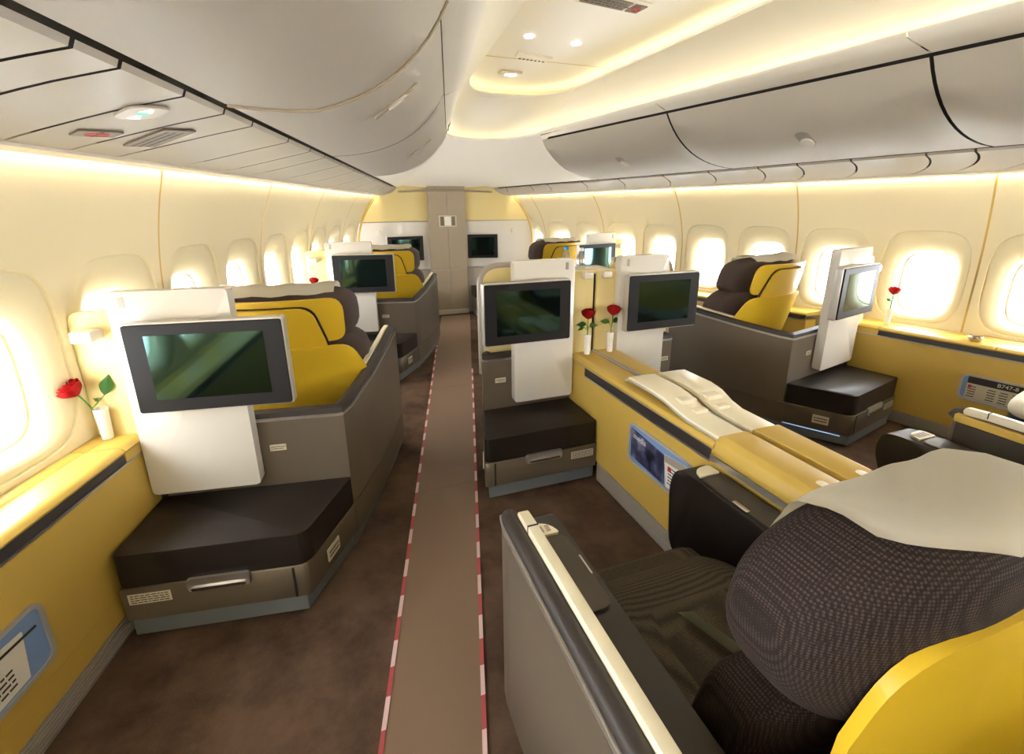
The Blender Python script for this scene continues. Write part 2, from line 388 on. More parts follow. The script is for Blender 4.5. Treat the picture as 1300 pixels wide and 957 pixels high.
bin_door(1, .2, 1.70, 'closed white overhead bin next to the long bin with a round-ended latch', None)
bin_door(1, 1.70, 3.25, 'long closed white overhead bin with silver pill latch over the right window seat', (2.40, .58))
bin_door(1, 3.25, 4.85, 'shorter closed white overhead bin nearest the nose on the right, pill latch', (4.0, .52))
bin_door(-1, -1.3, .1, 'closed white overhead bin on the left side furthest from the nose', None)
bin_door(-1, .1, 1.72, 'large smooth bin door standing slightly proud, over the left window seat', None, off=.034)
bin_door(-1, 1.72, 3.12, 'white overhead bin with long slot handle in the left row', (2.22, .66), htype=1)
bin_door(-1, 3.12, 4.85, 'small white overhead bin nearest the nose in the left row', (3.85, .60), htype=1)
for s, nm in ((-1, 'trim_3'), (1, 'trim_4')):       # gap behind the bin doors
    b = BM(); P = []
    for y in lin(YB, 4.84, 16): P.append([(s*(x+.028), y, z+.03) for x, z in bin_prof(y)]+[(s*(TT(y)+.01), y, 2.375), (s*(TT(y)-.03), y, 2.385)])
    grid(b, P); struct(nm, b, M['dark'])

# ---- ceiling: fascia, cove, inner recess, panel, front cap
ceil = struct_root('ceiling')
def loop_half(fx, y_end, apex, ex, n1=14, n2=14):
    pts = [(fx(y), y) for y in lin(YB, y_end, n1)]
    x0 = fx(y_end)
    for k in range(1, n2+1):
        q = math.pi/2*k/n2; pts.append((x0*math.cos(q)**ex, y_end+(apex-y_end)*math.sin(q)))
    return pts
def full(h): return h+[(-x, y) for x, y in h[::-1][1:]]
outer = full(loop_half(OO, 4.55, 5.5, .8)); inner = full(loop_half(II, 3.75, 4.45, .6))
off_out = full(loop_half(lambda y: OO(y)+.07, 4.55, 5.57, .8))
n = len(outer)
def mixp(a, c, f): return (a[0]+(c[0]-a[0])*f, a[1]+(c[1]-a[1])*f)
rings = []
for f, z in ((0, 2.432), (.06, 2.475), (.16, 2.53), (.3, 2.575), (.5, 2.61), (.72, 2.635), (.9, 2.645), (1, 2.65)):
    rings.append([mixp(a, c, f)+(z,) for a, c in zip(off_out, inner)])
def grow(lp, d): # push loop outward in x and forward
    return [(x+math.copysign(min(d, abs(x)*3+.0), x), y+(d if y > 3.7 else 0)) for x, y in lp]
rings.append([p+(2.662,) for p in inner]); rings.append([p+(2.662,) for p in grow(inner, .02)]); rings.append([p+(2.640,) for p in grow(inner, .14)])
rings.append([p+(2.70,) for p in grow(inner, .2)]); rings.append([p+(2.742,) for p in grow(inner, .22)])
b = BM(); loft(b, rings, False, False); obj('cove', b, M['ceil'], ceil, ang=60)
b = BM(); gi = grow(inner, .24)
prism(b, [p for p in gi], 2.74, 2.76); obj('ceiling_panel', b, M['ceil'], ceil)
b = BM(); tube(b, [(x, y, 2.672) for x, y in grow(inner, .11)], .008, 6); obj('inner_cove_light', b, M['lampwarm'], ceil)
b = BM(); tube(b, [(p[0][0]*.5+p[1][0]*.5, p[0][1]*.5+p[1][1]*.5, 2.414) for p in zip(outer, off_out)], .008, 6); obj('outer_cove_light', b, M['lampouter'], ceil)
# panel joints, spots, vent, sign
b = BM(); prism(b, [(-.62, 3.72), (.62, 3.72), (.62, 3.728), (-.62, 3.728)], 2.7385, 2.741); obj('panel_joint', b, M['seam'], ceil)
for x, y in ((-.27, 3.25), (.09, 3.28)):
    b = BM(); lathe(b, [(.001, 2.736), (.028, 2.734), (.034, 2.7405)], (x, y, 0)); obj('reading_spot', b, M['spot'], ceil)
vent = obj('air_vent', prism(BM(), rp([(-.24, 3.56), (.06, 3.60), (.04, 3.69), (-.22, 3.66)], .01), 2.725, 2.741, bev=.003), M['psu'], ceil)
for k in range(7):
    b = BM(); x = -.19+k*.033; box(b, x, x+.014, 3.652+.004*k, 3.668+.004*k, 2.722, 2.727); obj('vent_slot', b, M['dark'], vent)
b = BM(); box(b, -.2, -.02, 4.02, 4.1, 2.715, 2.741, .01); lt = obj('emergency_light', b, M['psu'], ceil)
b = BM(); box(b, -.16, -.07, 4.035, 4.085, 2.711, 2.717, .004); obj('light_lens', b, M['spot'], lt)
sg = obj('ceiling_sign', prism(BM(), rp([(-.26, 2.50), (.20, 2.56), (.18, 2.70), (-.24, 2.66)], .015), 2.733, 2.741, bev=.003), M['psu'], ceil)
obj('sign_plate', prism(BM(), rp([(-.235, 2.53), (.085, 2.575), (.07, 2.68), (-.22, 2.645)], .006), 2.730, 2.734), M['brownplac'], sg)
obj('no_smoking_plate', prism(BM(), rp([(.10, 2.578), (.185, 2.59), (.17, 2.69), (.088, 2.682)], .006), 2.730, 2.734), M['brownplac'], sg)
b = BM(); tube(b, [(.135+.026*math.cos(q), 2.635+.03*math.sin(q), 2.7295) for q in [2*math.pi*k/16 for k in range(16)]], .004, 6, True); tube(b, [(.115, 2.615, 2.7295), (.155, 2.655, 2.7295)], .004, 6); obj('ring_mark', b, M['red'], sg)
for j in range(3):
    b = BM(); y = 2.565+j*.026; x = -.2
    while x < .05:
        w_ = .012+.03*random.random(); prism(b, [(x, y+.13*(x+.2)), (x+w_, y+.13*(x+w_+.2)), (x+w_, y+.009+.13*(x+w_+.2)), (x, y+.009+.13*(x+.2))], 2.729, 2.7305); x += w_+.008
    obj('sign_print', b, M['ink'], sg)
# fascia panels between bins and cove
yj = [YB, .2, 1.70, 3.25, 4.85]
for s in (-1, 1):
    for y0, y1 in zip(yj, yj[1:]):
        b = BM(); P = []
        for y in lin(y0+.004, y1-.004, 8):
            P.append([(s*(TT(y)-.005), y, 2.352), (s*(TT(y)*.5+OO(y)*.5), y, 2.375), (s*(OO(y)+.012), y, 2.398), (s*OO(y), y, 2.42), (s*(OO(y)+.012), y, 2.42), (s*(OO(y)+.02), y, 2.402), (s*(OO(y)+.075), y, 2.40), (s*(OO(y)+.085), y, 2.45)])
        grid(b, P); obj('fascia', b, M['ceil'], ceil, ang=60)
# front cap lofted from the cove lip to the service panels and the front wall
hi = [p for p in outer if p[1] >= 4.55]
m_ = len(hi); path = []
pr_ = [(BB(y)+.01, y, 1.965) for y in lin(4.85, YF, 12)]; pl_ = [(-x, y, z) for x, y, z in pr_[::-1]]
mid = [(x, YF, 1.965-.06*0) for x in lin(pr_[-1][0], -pr_[-1][0], 8)][1:-1]
path = pr_+mid+pl_
def resample(path, m):
    d = [0]
    for a, c in zip(path, path[1:]): d.append(d[-1]+(Vector(a)-Vector(c)).length)
    out = []
    for k in range(m):
        q = d[-1]*k/(m-1); i = max(j for j in range(len(d)) if d[j] <= q+1e-9); i = min(i, len(path)-2)
        f = (q-d[i])/max(1e-9, d[i+1]-d[i]); out.append(Vector(path[i])*(1-f)+Vector(path[i+1])*f)
    return out
hi3 = resample([(x, y, 2.40) for x, y in hi], 41); po3 = resample(path, 41)
b = BM(); rows = [[tuple(a+Vector((0, 0, .022))) for a in hi3], [tuple(a) for a in hi3]]
for f in lin(.04, 1, 10):
    row = []
    for k, (a, c) in enumerate(zip(hi3, po3)):
        p = a*(1-f)+c*f
        kk = min(k, 40-k); wg = max(0, 1-kk/9)**2
        if wg > 0:
            bp_ = bin_prof(4.85)[::-1]; sx_ = 1 if k < 20 else -1; qi = f*12; i0 = min(11, int(qi)); fr_ = qi-i0
            tx = bp_[i0][0]*(1-fr_)+bp_[i0+1][0]*fr_; tz = bp_[i0][1]*(1-fr_)+bp_[i0+1][1]*fr_; p = Vector((p.x*(1-wg)+sx_*tx*wg, p.y*(1-wg)+4.86*wg, 0))
        zz = a.z+(c.z-a.z)*(f**1.25)
        if wg > 0: zz = zz*(1-wg)+(tz+.02*math.sin(math.pi*f))*wg
        row.append((p.x, p.y, zz-.02*math.sin(math.pi*f)))
    rows.append(row)
grid(b, rows); obj('front_cap', b, M['ceil'], ceil, ang=60)
b = BM(); rr_ = []
for y in lin(YB-.1, YF+.3, 8):
    w = W0(y)+.02; rr_.append([(-w-.03, y, 1.86), (-w, y, 2.0), (-w, y, 2.9), (w, y, 2.9), (w, y, 2.0), (w+.03, y, 1.86)])
loft(b, rr_, False, False); obj('roof_light_seal', b, M['ceil'], ceil)  # unseen lid added over the ceiling to keep sky light from leaking in
b = BM(); prism(b, [(-3.5, 0), (3.5, 0), (3.5, 2.95), (-3.5, 2.95)], YF+.28, YF+.33, xz); obj('nose_lining', b, M['ceil'], ceil)
b = BM(); grid(b, [[(x, YF+.02, 1.80), (x, YF+.02, 2.1), (x, YF-.3, 2.2)] for x in lin(-1.3, 1.3, 4)]); obj('cap_backing', b, M['ceil'], ceil)

# ---- front wall (bulkhead): two angled halves and a closet between
wf = struct_root('wall_front')
def bulk(s):
    # inner corner at (.29,7.42), outer at (1.36,7.16)
    A = Vector((s*.28, 7.44)); Bp = Vector((s*1.40, 7.16)); d = (Bp-A).normalized(); nrm = Vector((-d.y, d.x))*(1 if s < 0 else -1)
    if nrm.y > 0: nrm = -nrm
    L = (Bp-A).length
    def mp(u, v, w): p = A+d*u+nrm*w; return (p.x, p.y, v)
    return mp, L
TEXTQ = []
for s in (-1, 1):
    mp, L = bulk(s)
    b = BM(); prism(b, [(0, 0), (L, 0), (L, .73), (0, .73)], -.04, .0, mp); obj('lower_panel', b, M['grey'], wf)
    b = BM(); prism(b, [(0, .74), (L, .74), (L, 1.47), (0, 1.47)], -.04, .004, mp, .004, 1); wp = obj('white_panel', b, M['white'], wf)
    b = BM(); prism(b, [(0, 1.48), (L, 1.48), (L-.05, 1.6), (L-.1, 1.80), (L-.1, 2.06), (0, 2.06)], -.04, .0, mp); obj('upper_panel', b, M['pale'], wf)
    b = BM(); tube(b, [mp(L*(W(7.2, v)-.02-.28)/1.12, v, .012) for v in lin(.74, 1.9, 12)], .013, 6); obj('edge_trim', b, M['seam'], wf)
    t = thing('wall_monitor', ('dark switched-off wall monitor on the white front panel behind the left window suite' if s < 0 else 'wall monitor reflecting pale light on the white front panel right of the closet'), 'monitor', (0, 0, 0))
    u0_, u1_ = (.13, .69) if s < 0 else (.05, .53)
    obj('monitor_body', prism(BM(), rrect(u0_-.012, u1_+.012, .875, 1.272, .012), .005, .045, mp, .003, 1), M['monsilver'], t)
    fr = obj('monitor_frame', prism(BM(), rrect(u0_, u1_, .888, 1.26, .008), .04, .052, mp, .002, 1), M['frame'], t)
    obj('screen', prism(BM(), [(u0_+.06, .93), (u1_-.06, .93), (u1_-.06, 1.215), (u0_+.06, 1.215)], .05, .0535, mp), M['screen'], fr)
    lp = obj('wall_lamp', prism(BM(), rrect(L-.40, L-.33, 1.28, 1.35, .01), .0, .06, mp, .008), M['white'], wf)
b = BM(); prism(b, [(-.29, 0), (.29, 0), (.29, 2.06), (-.29, 2.06)], 7.36, 7.46, xz)
cl = thing('closet', 'tall taupe closet with a centre seam in the middle of the nose wall', 'closet', (0, 0, 0))
for s in (-1, 1):
    for z0, z1, nm in ((.055, .725, 'lower_door'), (.735, 2.06, 'upper_door')):
        obj(nm, box(BM(), *( (-.288, -.003) if s < 0 else (.003, .288)), 7.355, 7.39, z0, z1, .004, 1), M['closet'], cl)
obj('body', b, M['grey'], cl)
obj('plinth', box(BM(), -.29, .29, 7.335, 7.36, 0.001, .075, .004, 1), M['placard'], cl)
vb = obj('vent_cover', box(BM(), -.14, .14, 7.335, 7.356, 1.385, 1.56, .006), M['placard'], cl)
for x0, x1, m_ in ((-.115, -.06, 'brownplac'), (-.05, .05, 'vase'), (.06, .115, 'brownplac')):
    obj('vent_grille', box(BM(), x0, x1, 7.329, 7.336, 1.405, 1.54, .002, 1), M[m_], vb)
b = BM(); tube(b, [(x, 7.34, 1.925-.04*(x/1.0)**2) for x in lin(-1.05, 1.05, 14)], .014, 6); obj('top_trim', b, M['closet'], wf)
b = BM(); prism(b, [(-1.6, 7.5), (1.6, 7.5), (1.6, 7.6), (-1.6, 7.6)], 0, 2.3); obj('backing', b, M['grey'], wf)
for s in (-1, 1):
    mp, L = bulk(s); b = BM(); prism(b, [(-.02, 0), (L+.1, 0), (L+.1, 2.0), (-.02, 2.0)], -.05, -.03, mp); obj('panel_backing', b, M['grey'], wf)  # hidden sheet added to stop light leaking through the panel gaps

# ------------------------------------------------------------------ consoles along the walls and on the centre line
def pocket(parent, mp, u0_, u1_, v0, v1):
    """chrome framed literature pocket on a face; mp(u, v, w) with w out of the face"""
    ol = rrect(u0_, u1_, v0, v1, .045, 5); il = rrect(u0_+.014, u1_-.014, v0+.014, v1-.014, .035, 5)
    b = BM(); loft(b, [[mp(u, v, 0) for u, v in ol], [mp(u, v, .008) for u, v in ol], [mp(u, v, .008) for u, v in il], [mp(u, v, .001) for u, v in il]], True, False)
    p = obj('pocket_frame', b, M['monsilver'], parent)
    obj('pocket_lining', prism(BM(), il, .0005, .0015, mp), M['blue'], p)
    return p
def side_console(s, label, CF, y0, y1, js):
    t = thing('side_console', label, 'console', (0, 0, 0))
    def F(y, inset=0): return s*(CF(y)+inset)
    st = lin(y0, y1, 10)
    def run(name, prof, m, parent=t, a=y0, c=y1):
        b = BM(); loft(b, [[(F(y, i), y, z) for i, z in prof] for y in lin(a, c, 10)]); return obj(name, b, m, parent)
    run('body', [(0, .10), (0, .655), (.02, .66), (.12, .66), (.12, .10)], M['yellow'])
    run('silver_line', [(-.004, .655), (-.004, .663), (.03, .664), (.03, .655)], M['silver'])
    def recess(name, a, c):
        run('accent_strip', [(-.001, .664), (.004, .70), (.06, .70), (.06, .664)], M['rim'], t, a, c)
    recess('accent_strip', js[0], js[1])
    # ledge pieces, padded with a rolled edge
    cuts = [y0, js[0]-.02, js[1]+.03, y1] if js[1] < y1-.1 else [y0, js[1]+.02, y1]
    cuts = sorted(set([y0]+[c for c in js[2]]+[y1]))
    for a, c in zip(cuts, cuts[1:]):
        b = BM(); R_ = []
        for y in lin(a+.002, c-.002, 8):
            w = W0(y)-CF(y)-.004
            R_.append([(F(y, .0), y, .702), (F(y, -.006), y, .712), (F(y, .006), y, .726), (F(y, .03), y, .732), (F(y, w-.05), y, .732), (F(y, w-.045), y, .726), (F(y, w-.035), y, .735), (F(y, w), y, .74), (F(y, w), y, .70)])
        loft(b, R_); obj('ledge_pad', b, M['yellow'], t)
        if js[0] > c-.01 or js[1] < a+.01: run('ledge_front', [(-.002, .664), (-.002, .703), (.06, .703), (.06, .664)], M['yellow'], t, a, c)
    run('kick_plate', [(.004, .002), (.004, .10), (.08, .10), (.08, .002)], M['silver'])
    for k in range(6): run('kick_rib', [(.001, .012+k*.015), (.001, .019+k*.015), (.01, .019+k*.015), (.01, .012+k*.015)], M['grey'])
    run('seam_line', [(-.0006, .196), (-.0006, .199), (.01, .199), (.01, .196)], M['seam'])
    return t
CFL = lambda y: 2.45-.2*(max(y, -.2)-2.31)
CFR = lambda y: 2.36-.2*(max(y, -.2)-2.37)
tl = side_console(-1, 'yellow leather side console along the left window wall behind the large monitor', CFL, YB+.1, 2.42, (-1.2, 2.13, (.6, 2.13)))
tr = side_console(1, 'yellow leather side console along the right window wall holding the card pocket', CFR, YB+.1, 2.60, (-1.2, 2.38, (.6, 1.72, 2.38)))
side_console(-1, 'yellow leather side console further forward on the left, beside the second suite', lambda y: W0(y)-.17, 2.75, 5.25, (2.8, 5.0, (4.9,)))
side_console(1, 'yellow leather side console further forward on the right, beside the brown headrest seat', lambda y: W0(y)-.17, 2.95, 5.5, (3.0, 5.2, (4.2, 5.1)))
side_console(1, 'short yellow side console in the right corner of the nose', lambda y: W0(y)-.17, 5.7, 7.05, (5.8, 6.7, (6.7,)))
side_console(-1, 'short yellow side console in the left corner of the nose', lambda y: W0(y)-.17, 5.45, 7.05, (5.5, 6.7, (6.7,)))
def facemap(s, CF, y0):
    d = Vector((s*(CF(y0+1)-CF(y0)), 1, 0)).normalized(); nn = Vector((-s, 0, 0)); nn = (nn-d*nn.dot(d)).normalized(); o = Vector((s*CF(y0), y0, 0))
    return lambda u, v, w: tuple(o+d*u+Vector((0, 0, v))+nn*w)
def card(name, label, cat, mp, poly, w0, w1, m): 
    t = thing(name, label, cat, (0, 0, 0)); c = obj('sheet', prism(BM(), poly, w0, w1, mp), m, t); return t
def matrix_on(mp, u, v, w, flip):
    o = Vector(mp(u, v, w)); du = (Vector(mp(u+1, v, w))-o)*flip; dv = Vector(mp(u, v+1, w))-o; dn = du.cross(dv)
    return Matrix(((du.x, dv.x, dn.x, o.x), (du.y, dv.y, dn.y, o.y), (du.z, dv.z, dn.z, o.z), (0, 0, 0, 1)))
def dashes(name, parent, mp, u0_, u1_, v0, v1, rows, w, m):
    b = BM(); rnd = random.Random(3)
    for j in range(rows):
        v = v1-(v1-v0)*(j+.7)/rows; h = (v1-v0)/rows*.4; u = u0_
        while u < u1_-.006:
            l = min(u1_-u, (u1_-u0_)*(.06+.12*rnd.random())); prism(b, [(u, v), (u+l, v), (u+l, v+h), (u, v+h)], w-.0003, w, mp); u += l+(u1_-u0_)*.025
    return obj(name, b, m, parent)
# left pocket with a card
mp = facemap(-1, CFL, 1.20); pocket(tl, mp, 0.0, .44, .25, .48)
t = card('safety_card', 'white printed card standing in the left console pocket', 'card', mp, rp([(.05, .275), (.34, .275), (.36, .43), (.07, .455)], .004), .003, .005, M['vase'])
dashes('print', t, mp, .1, .3, .29, .36, 4, .0056, M['ink'])
b = BM(); prism(b, [(.02, .43), (.40, .405), (.40, .412), (.02, .437)], .006, .009, mp); obj('dark_edge', b, M['ink'], t)
# right pocket with type card
mp = facemap(1, CFR, 1.30); pocket(tr, mp, .0, .56, .325, .515)
t = card('aircraft_card', 'dark-headed aircraft safety card in the pocket of the right side console', 'card', mp, [(.24, .345), (.52, .345), (.52, .50), (.24, .50)], .002, .004, M['placard'])
obj('header', prism(BM(), [(.24, .452), (.52, .452), (.52, .50), (.24, .50)], .004, .0048, mp), M['ink'], t)
text_mesh('lettering', 'B747-8', .036, M['vase'], t, matrix_on(mp, .32, .476, .0052, -1))
for k, u in enumerate((.25, .31, .37, .47)): dashes('print', t, mp, u, u+.045, .35, .44, 5, .0048, M['ink'])
b = BM(); prism(b, [(.495, .42), (.512, .42), (.512, .44), (.495, .44)], .004, .005, mp); obj('red_mark', b, M['red'], t)
t = card('leaflet', 'tilted pale leaflet beside the dark-headed card in the right pocket', 'leaflet', mp, [(.03, .34), (.20, .34), (.13, .46), (.03, .43)], .003, .0055, M['vase'])

# centre console
cc = thing('centre_console', 'long yellow leather console between the two centre seats with two stowed white tables', 'console', (-.03, 0, 0))
CX0, CX1, CY0, CY1 = -.17, .17, -1.2, 2.66
def crun(name, prof, m, y0, y1, parent=cc, bev=0):
    b = BM(); prism(b, prof, y0, y1, xz, bev, 2); return obj(name, b, m, parent)
crun('body', [(CX0, .12), (CX1, .12), (CX1, .685), (CX0, .685)], M['yellow'], CY0, CY1)
for s in (-1, 1):
    e = CX0 if s < 0 else CX1
    def sp(lst): return [(e-s*i, z) for i, z in lst] if s < 0 else [(e-i, z) for i, z in lst]
    def q(lst): return [(e+(-1 if s < 0 else 1)*o, z) for o, z in lst]
    crun('kick_plate', q([(-.02, .0), (.002, .0), (.002, .12), (-.02, .12)]), M['silver'], CY0, CY1-.4)
    for k in range(7): crun('kick_rib', q([(.001, .012+k*.015), (.005, .012+k*.015), (.005, .019+k*.015), (.001, .019+k*.015)]), M['grey'], CY0, CY1-.4)
    crun('accent_strip', q([(-.01, .632), (.003, .632), (.003, .682), (-.01, .682)]), M['rim'], 1.36, 2.46)
    crun('silver_line', q([(-.01, .622), (.006, .622), (.006, .632), (-.01, .632)]), M['silver'], 1.36, 2.46)
    crun('silver_line', q([(-.01, .682), (.004, .682), (.004, .687), (-.01, .687)]), M['silver'], 1.36, CY1)
    crun('top_pad', q([(-.150, .685), (.004, .685), (.006, .70), (-.006, .716), (-.03, .722), (-.150, .722)]), M['yellow'], 1.35, CY1, bev=.003)
    crun('arm_rail', q([(-.004, .64), (.016, .64), (.016, .665), (-.004, .665)]), M['silver'], CY0, 1.35)
    # padded lids behind the tables
    for y0, y1 in ((.82, 1.335), (.3, .81), (-.6, .29)):
        pd = crun('arm_pad', q([(-.150, .685), (.012, .665), (.02, .69), (.008, .735), (-.02, .752), (-.150, .752)]), M['yellow'], y0, y1, bev=.006)
        b = BM(); c = (e+s*-.075, y0+.09); prism(b, rrect(c[0]-.018, c[0]+.018, c[1]-.05, c[1]+.05, .017, 5), .7515, .7545, bev=.001); obj('lid_latch', b, M['rail'], pd)
    # stowed table: raised flat end, S-curve, lower flat end
    b = BM(); prof = [(2.00, .775), (1.96, .79), (1.76, .79), (1.68, .78), (1.60, .755), (1.53, .742), (1.345, .74)]
    def tw(y): return (.022, .155) if y > 1.72 else ((.022, .155-.02*min(1, (1.72-y)/.15)))
    rings = []
    for y, z in prof:
        a_, c_ = tw(y); xs = (e-s*.16, e-s*(.16-.16)); xi, xo = s*a_, s*(c_+.02)
        if y > 1.97: xi, xo = s*(a_+.01), s*(c_+.005)
        rings.append([(xi, y, z-.022), (xo, y, z-.022), (xo+s*.004, y, z-.012), (xo, y, z-.001), (xo-s*.006, y, z+.002), (xi+s*.006, y, z+.002), (xi, y, z)])
    loft(b, rings); tb = obj('stowed_table', b, M['rail'], cc)
    b = BM(); tube(b, [(s*(tw(y)[1]+.023), y, z-.014) for y, z in prof], .006, 6); obj('table_edge', b, M['monsilver'], tb)
    obj('table_hinge', box(BM(), *sorted((s*.03, s*.12)), 1.62, 1.675, .755, .785, .008), M['rail'], tb)
    obj('table_catch', box(BM(), *sorted((s*.03, s*.10)), 1.545, 1.585, .74, .762, .006), M['rail'], tb)
crun('centre_seam', [(-.019, .70), (.019, .70), (.019, .726), (-.019, .726)], M['silver'], CY0, CY1)
crun('centre_seam_cap', [(-.006, .726), (.006, .726), (.006, .729), (-.006, .729)], M['grey'], CY0, CY1)
mp = lambda u, v, w: (-.2-w, 1.44+u, v)
mpl = lambda u, v, w: (-.17-w, 1.44+u, v)
pocket(cc, mpl, 0, .50, .325, .555)
t = card('magazine', 'dark blue photo-covered magazine titled in white in the centre console pocket', 'magazine', mp, rp([(.19, .35), (.47, .36), (.48, .52), (.20, .50)], .004), .002, .007, M['photo'])
text_mesh('lettering', 'media', .045, M['vase'], t, matrix_on(mp, .40, .487, .0075, -1))
t = card('printed_card', 'white printed card next to the magazine in the centre console pocket', 'card', mp, [(.03, .35), (.17, .352), (.20, .51), (.04, .53)], .0075, .009, M['vase'])
obj('header', prism(BM(), [(.04, .49), (.19, .475), (.2, .508), (.042, .528)], .009, .0096, mp), M['grey'], t)
dashes('print', t, mp, .05, .16, .37, .47, 6, .0096, M['ink'])
b = BM(); prism(b, [(.14, .44), (.165, .44), (.165, .465), (.14, .465)], .009, .0099, mp); obj('red_mark', b, M['red'], t)

# ------------------------------------------------------------------ suite shells (ottoman, wall, monitor)
def interp(pts, x):
    for (a, fa), (c, fc) in zip(pts, pts[1:]):
        if x <= c: return fa+(fc-fa)*(x-a)/(c-a) if x > a else fa
    return pts[-1][1]
def smooth_side(pts, lo, hi, n=10): return [(interp(pts, y), y) for y in lin(lo, hi, n)]
def suite(label, loc, deg, mir, S, panel=(0, .44), mon=(.07, .655), front_b=1.45, part_w=.17, lamp=True, light=False, base_a0=0.0, rise=.12, mlab='monitor', wallpanel=True):
    MIR[0] = -1 if mir else 1
    t = thing('suite_shell', label, 'seat suite', (loc[0], loc[1], 0), deg)
    s0, s4 = interp(S, 0), interp(S, .4)
    a0 = base_a0
    # ottoman
    ob = obj('ottoman_base', prism(BM(), [(a0, .0), (s0-.03, .0), (s0-.012, .012), (s4, .4), (a0, .4)], .095, .25, bev=.004, seg=1), M['base'], t)
    obj('kick_panel', prism(BM(), [(a0+.012, .012), (s0-.035, .012), (s4-.02, .4), (a0+.012, .4)], .018, .098), M['kick'], ob)
    obj('front_slit', box(BM(), s0-.075, s0-.065, -.0015, .01, .10, .245), M['dark'], ob)
    h = obj('handle_plate', prism(BM(), rrect(a0+.24, a0+.47, .205, .262, .012), -.010, .004, xz, .002, 1), M['silver'], ob)
    obj('handle_lip', prism(BM(), rrect(a0+.255, a0+.455, .212, .226, .006), -.018, -.006, xz, .003, 1), M['chrome'], h)
    pa = a0+.03 if not (loc[0] > -1 and loc[0] < 1) else a0+.05
    pa = a0+.025
    pc = obj('placard', prism(BM(), [(pa, .175), (pa+.15, .175), (pa+.15, .222), (pa, .222)], -.0015, .002, xz), M['placard'], ob)
    dashes('print', pc, lambda u, v, w: (u, -.0015-w, v), pa+.008, pa+.142, .178, .219, 4, .0006, M['ink'])
    R_ = rp([(a0+.002, .003), (s0-.008, .003), (s4-.008, .398), (a0+.002, .398)], [.025, .05, .01, .01], 4)
    b = BM(); prism(b, R_, .252, .398, bev=.036, seg=4); obj('ottoman_cushion', b, M['leather'], t, ang=60)
    # shell wall: rear run then along the aisle side
    side = smooth_side(S, .4, front_b, 12)
    def topz(y): return .735+rise*max(0, min(1, (y-.4)/(front_b-.45)))**1.15
    outl = [(a0, .402)]+[(s4-.04, .402), (s4-.012, .408)]+[(x, y) for x, y in side[1:]]
    def offs(d):
        o = []
        for i, (x, y) in enumerate(outl):
            A = Vector(outl[max(0, i-1)]); C = Vector(outl[min(len(outl)-1, i+1)]); q = (C-A).normalized(); nn = Vector((-q.y, q.x)); o.append((x+nn.x*d, y+nn.y*d))
        return o
    inn = offs(.045)
    b = BM(); rings = []
    for (x, y), (xi, yi) in zip(outl, inn): rings.append([(x, y, .25), (x, y, topz(y)), (xi, yi, topz(y)), (xi, yi, .25)])
    loft(b, rings); sh = obj('shell_wall', b, M['shell'], t)
    so = offs(-.002); s2 = offs(.02); b = BM()
    loft(b, [[(x, y, topz(y)-.012), (x, y, topz(y)+.002), (xi, yi, topz(y)+.002), (xi, yi, topz(y)-.012)] for (x, y), (xi, yi) in zip(so, s2)]); obj('silver_line', b, M['silver'], sh)
    i1 = offs(.004); i2 = offs(.062); b = BM()
    loft(b, [[(x, y, topz(y)), (x*.97+xi*.03, y*.97+yi*.03, topz(y)+.026), (x*.5+xi*.5, y*.5+yi*.5, topz(y)+.036), (x*.05+xi*.95, y*.05+yi*.95, topz(y)+.026), (xi, yi, topz(y)-.02)] for (x, y), (xi, yi) in zip(i1, i2)]); obj('rim_pad', b, M['rim'], sh)
    # cream rail on the aisle arm
    ri = offs(.05); ro = offs(.075); k0 = len(outl)//2
    b = BM(); loft(b, [[(x, y, topz(y)+.01), (x, y, topz(y)+.042), (xi, yi, topz(y)+.042), (xi, yi, topz(y)+.01)] for (x, y), (xi, yi) in list(zip(ri, ro))[k0:]]); obj('arm_rail', b, M['rail'], sh)
    # lower side panel below the shell and its kick
    lo = [(x, y) for x, y in smooth_side(S, .39, front_b, 10)]
    b = BM(); loft(b, [[(x+.002, y, .09), (x+.002, y, .248), (x-.04, y, .248), (x-.04, y, .09)] for x, y in lo]); sp_ = obj('side_panel', b, M['base'], t)
    b = BM(); loft(b, [[(x-.018, y, .012), (x-.018, y, .09), (x-.05, y, .09), (x-.05, y, .012)] for x, y in lo]); obj('kick_panel', b, M['kick'], sp_)
    if light:
        l2 = smooth_side(S, .05, front_b-.1, 10); b = BM(); tube(b, [(x-.010, y, .089) for x, y in l2], .0035, 6); obj('floor_light', b, M['kicklight'], sp_)
    q0, q1 = Vector((interp(S, .12), .12)), Vector((interp(S, .21), .21)); dd = (q1-q0).normalized()
    def mps(u, v, w): p = q0+dd*u+Vector((dd.y, -dd.x))*w; return (p.x, p.y, v)
    pc = obj('side_placard', prism(BM(), [(0, .15), (.10, .15), (.10, .21), (0, .21)], -.002, .004, mps), M['placard'], ob)
    dashes('print', pc, mps, .01, .09, .16, .2, 2, .005, M['ink'])
    pq = obj('row_placard', box(BM(), panel[1]+.04, panel[1]+.11, .399, .403, .575, .605), M['placard'], sh)
    dashes('print', pq, lambda u, v, w: (u, .399-w, v), panel[1]+.045, panel[1]+.105, .58, .6, 2, .0006, M['ink'])
    # white monitor panel
    mpn = obj('monitor_panel', prism(BM(), rrect(panel[0], panel[1], .448, 1.35, .018, 4), .335, .398, xz, .006, 2), M['white'], t)
    obj('panel_button', prism(BM(), rrect(panel[0]+.045, panel[0]+.065, 1.285, 1.33, .003), .3335, .337, xz), M['grey'], mpn)
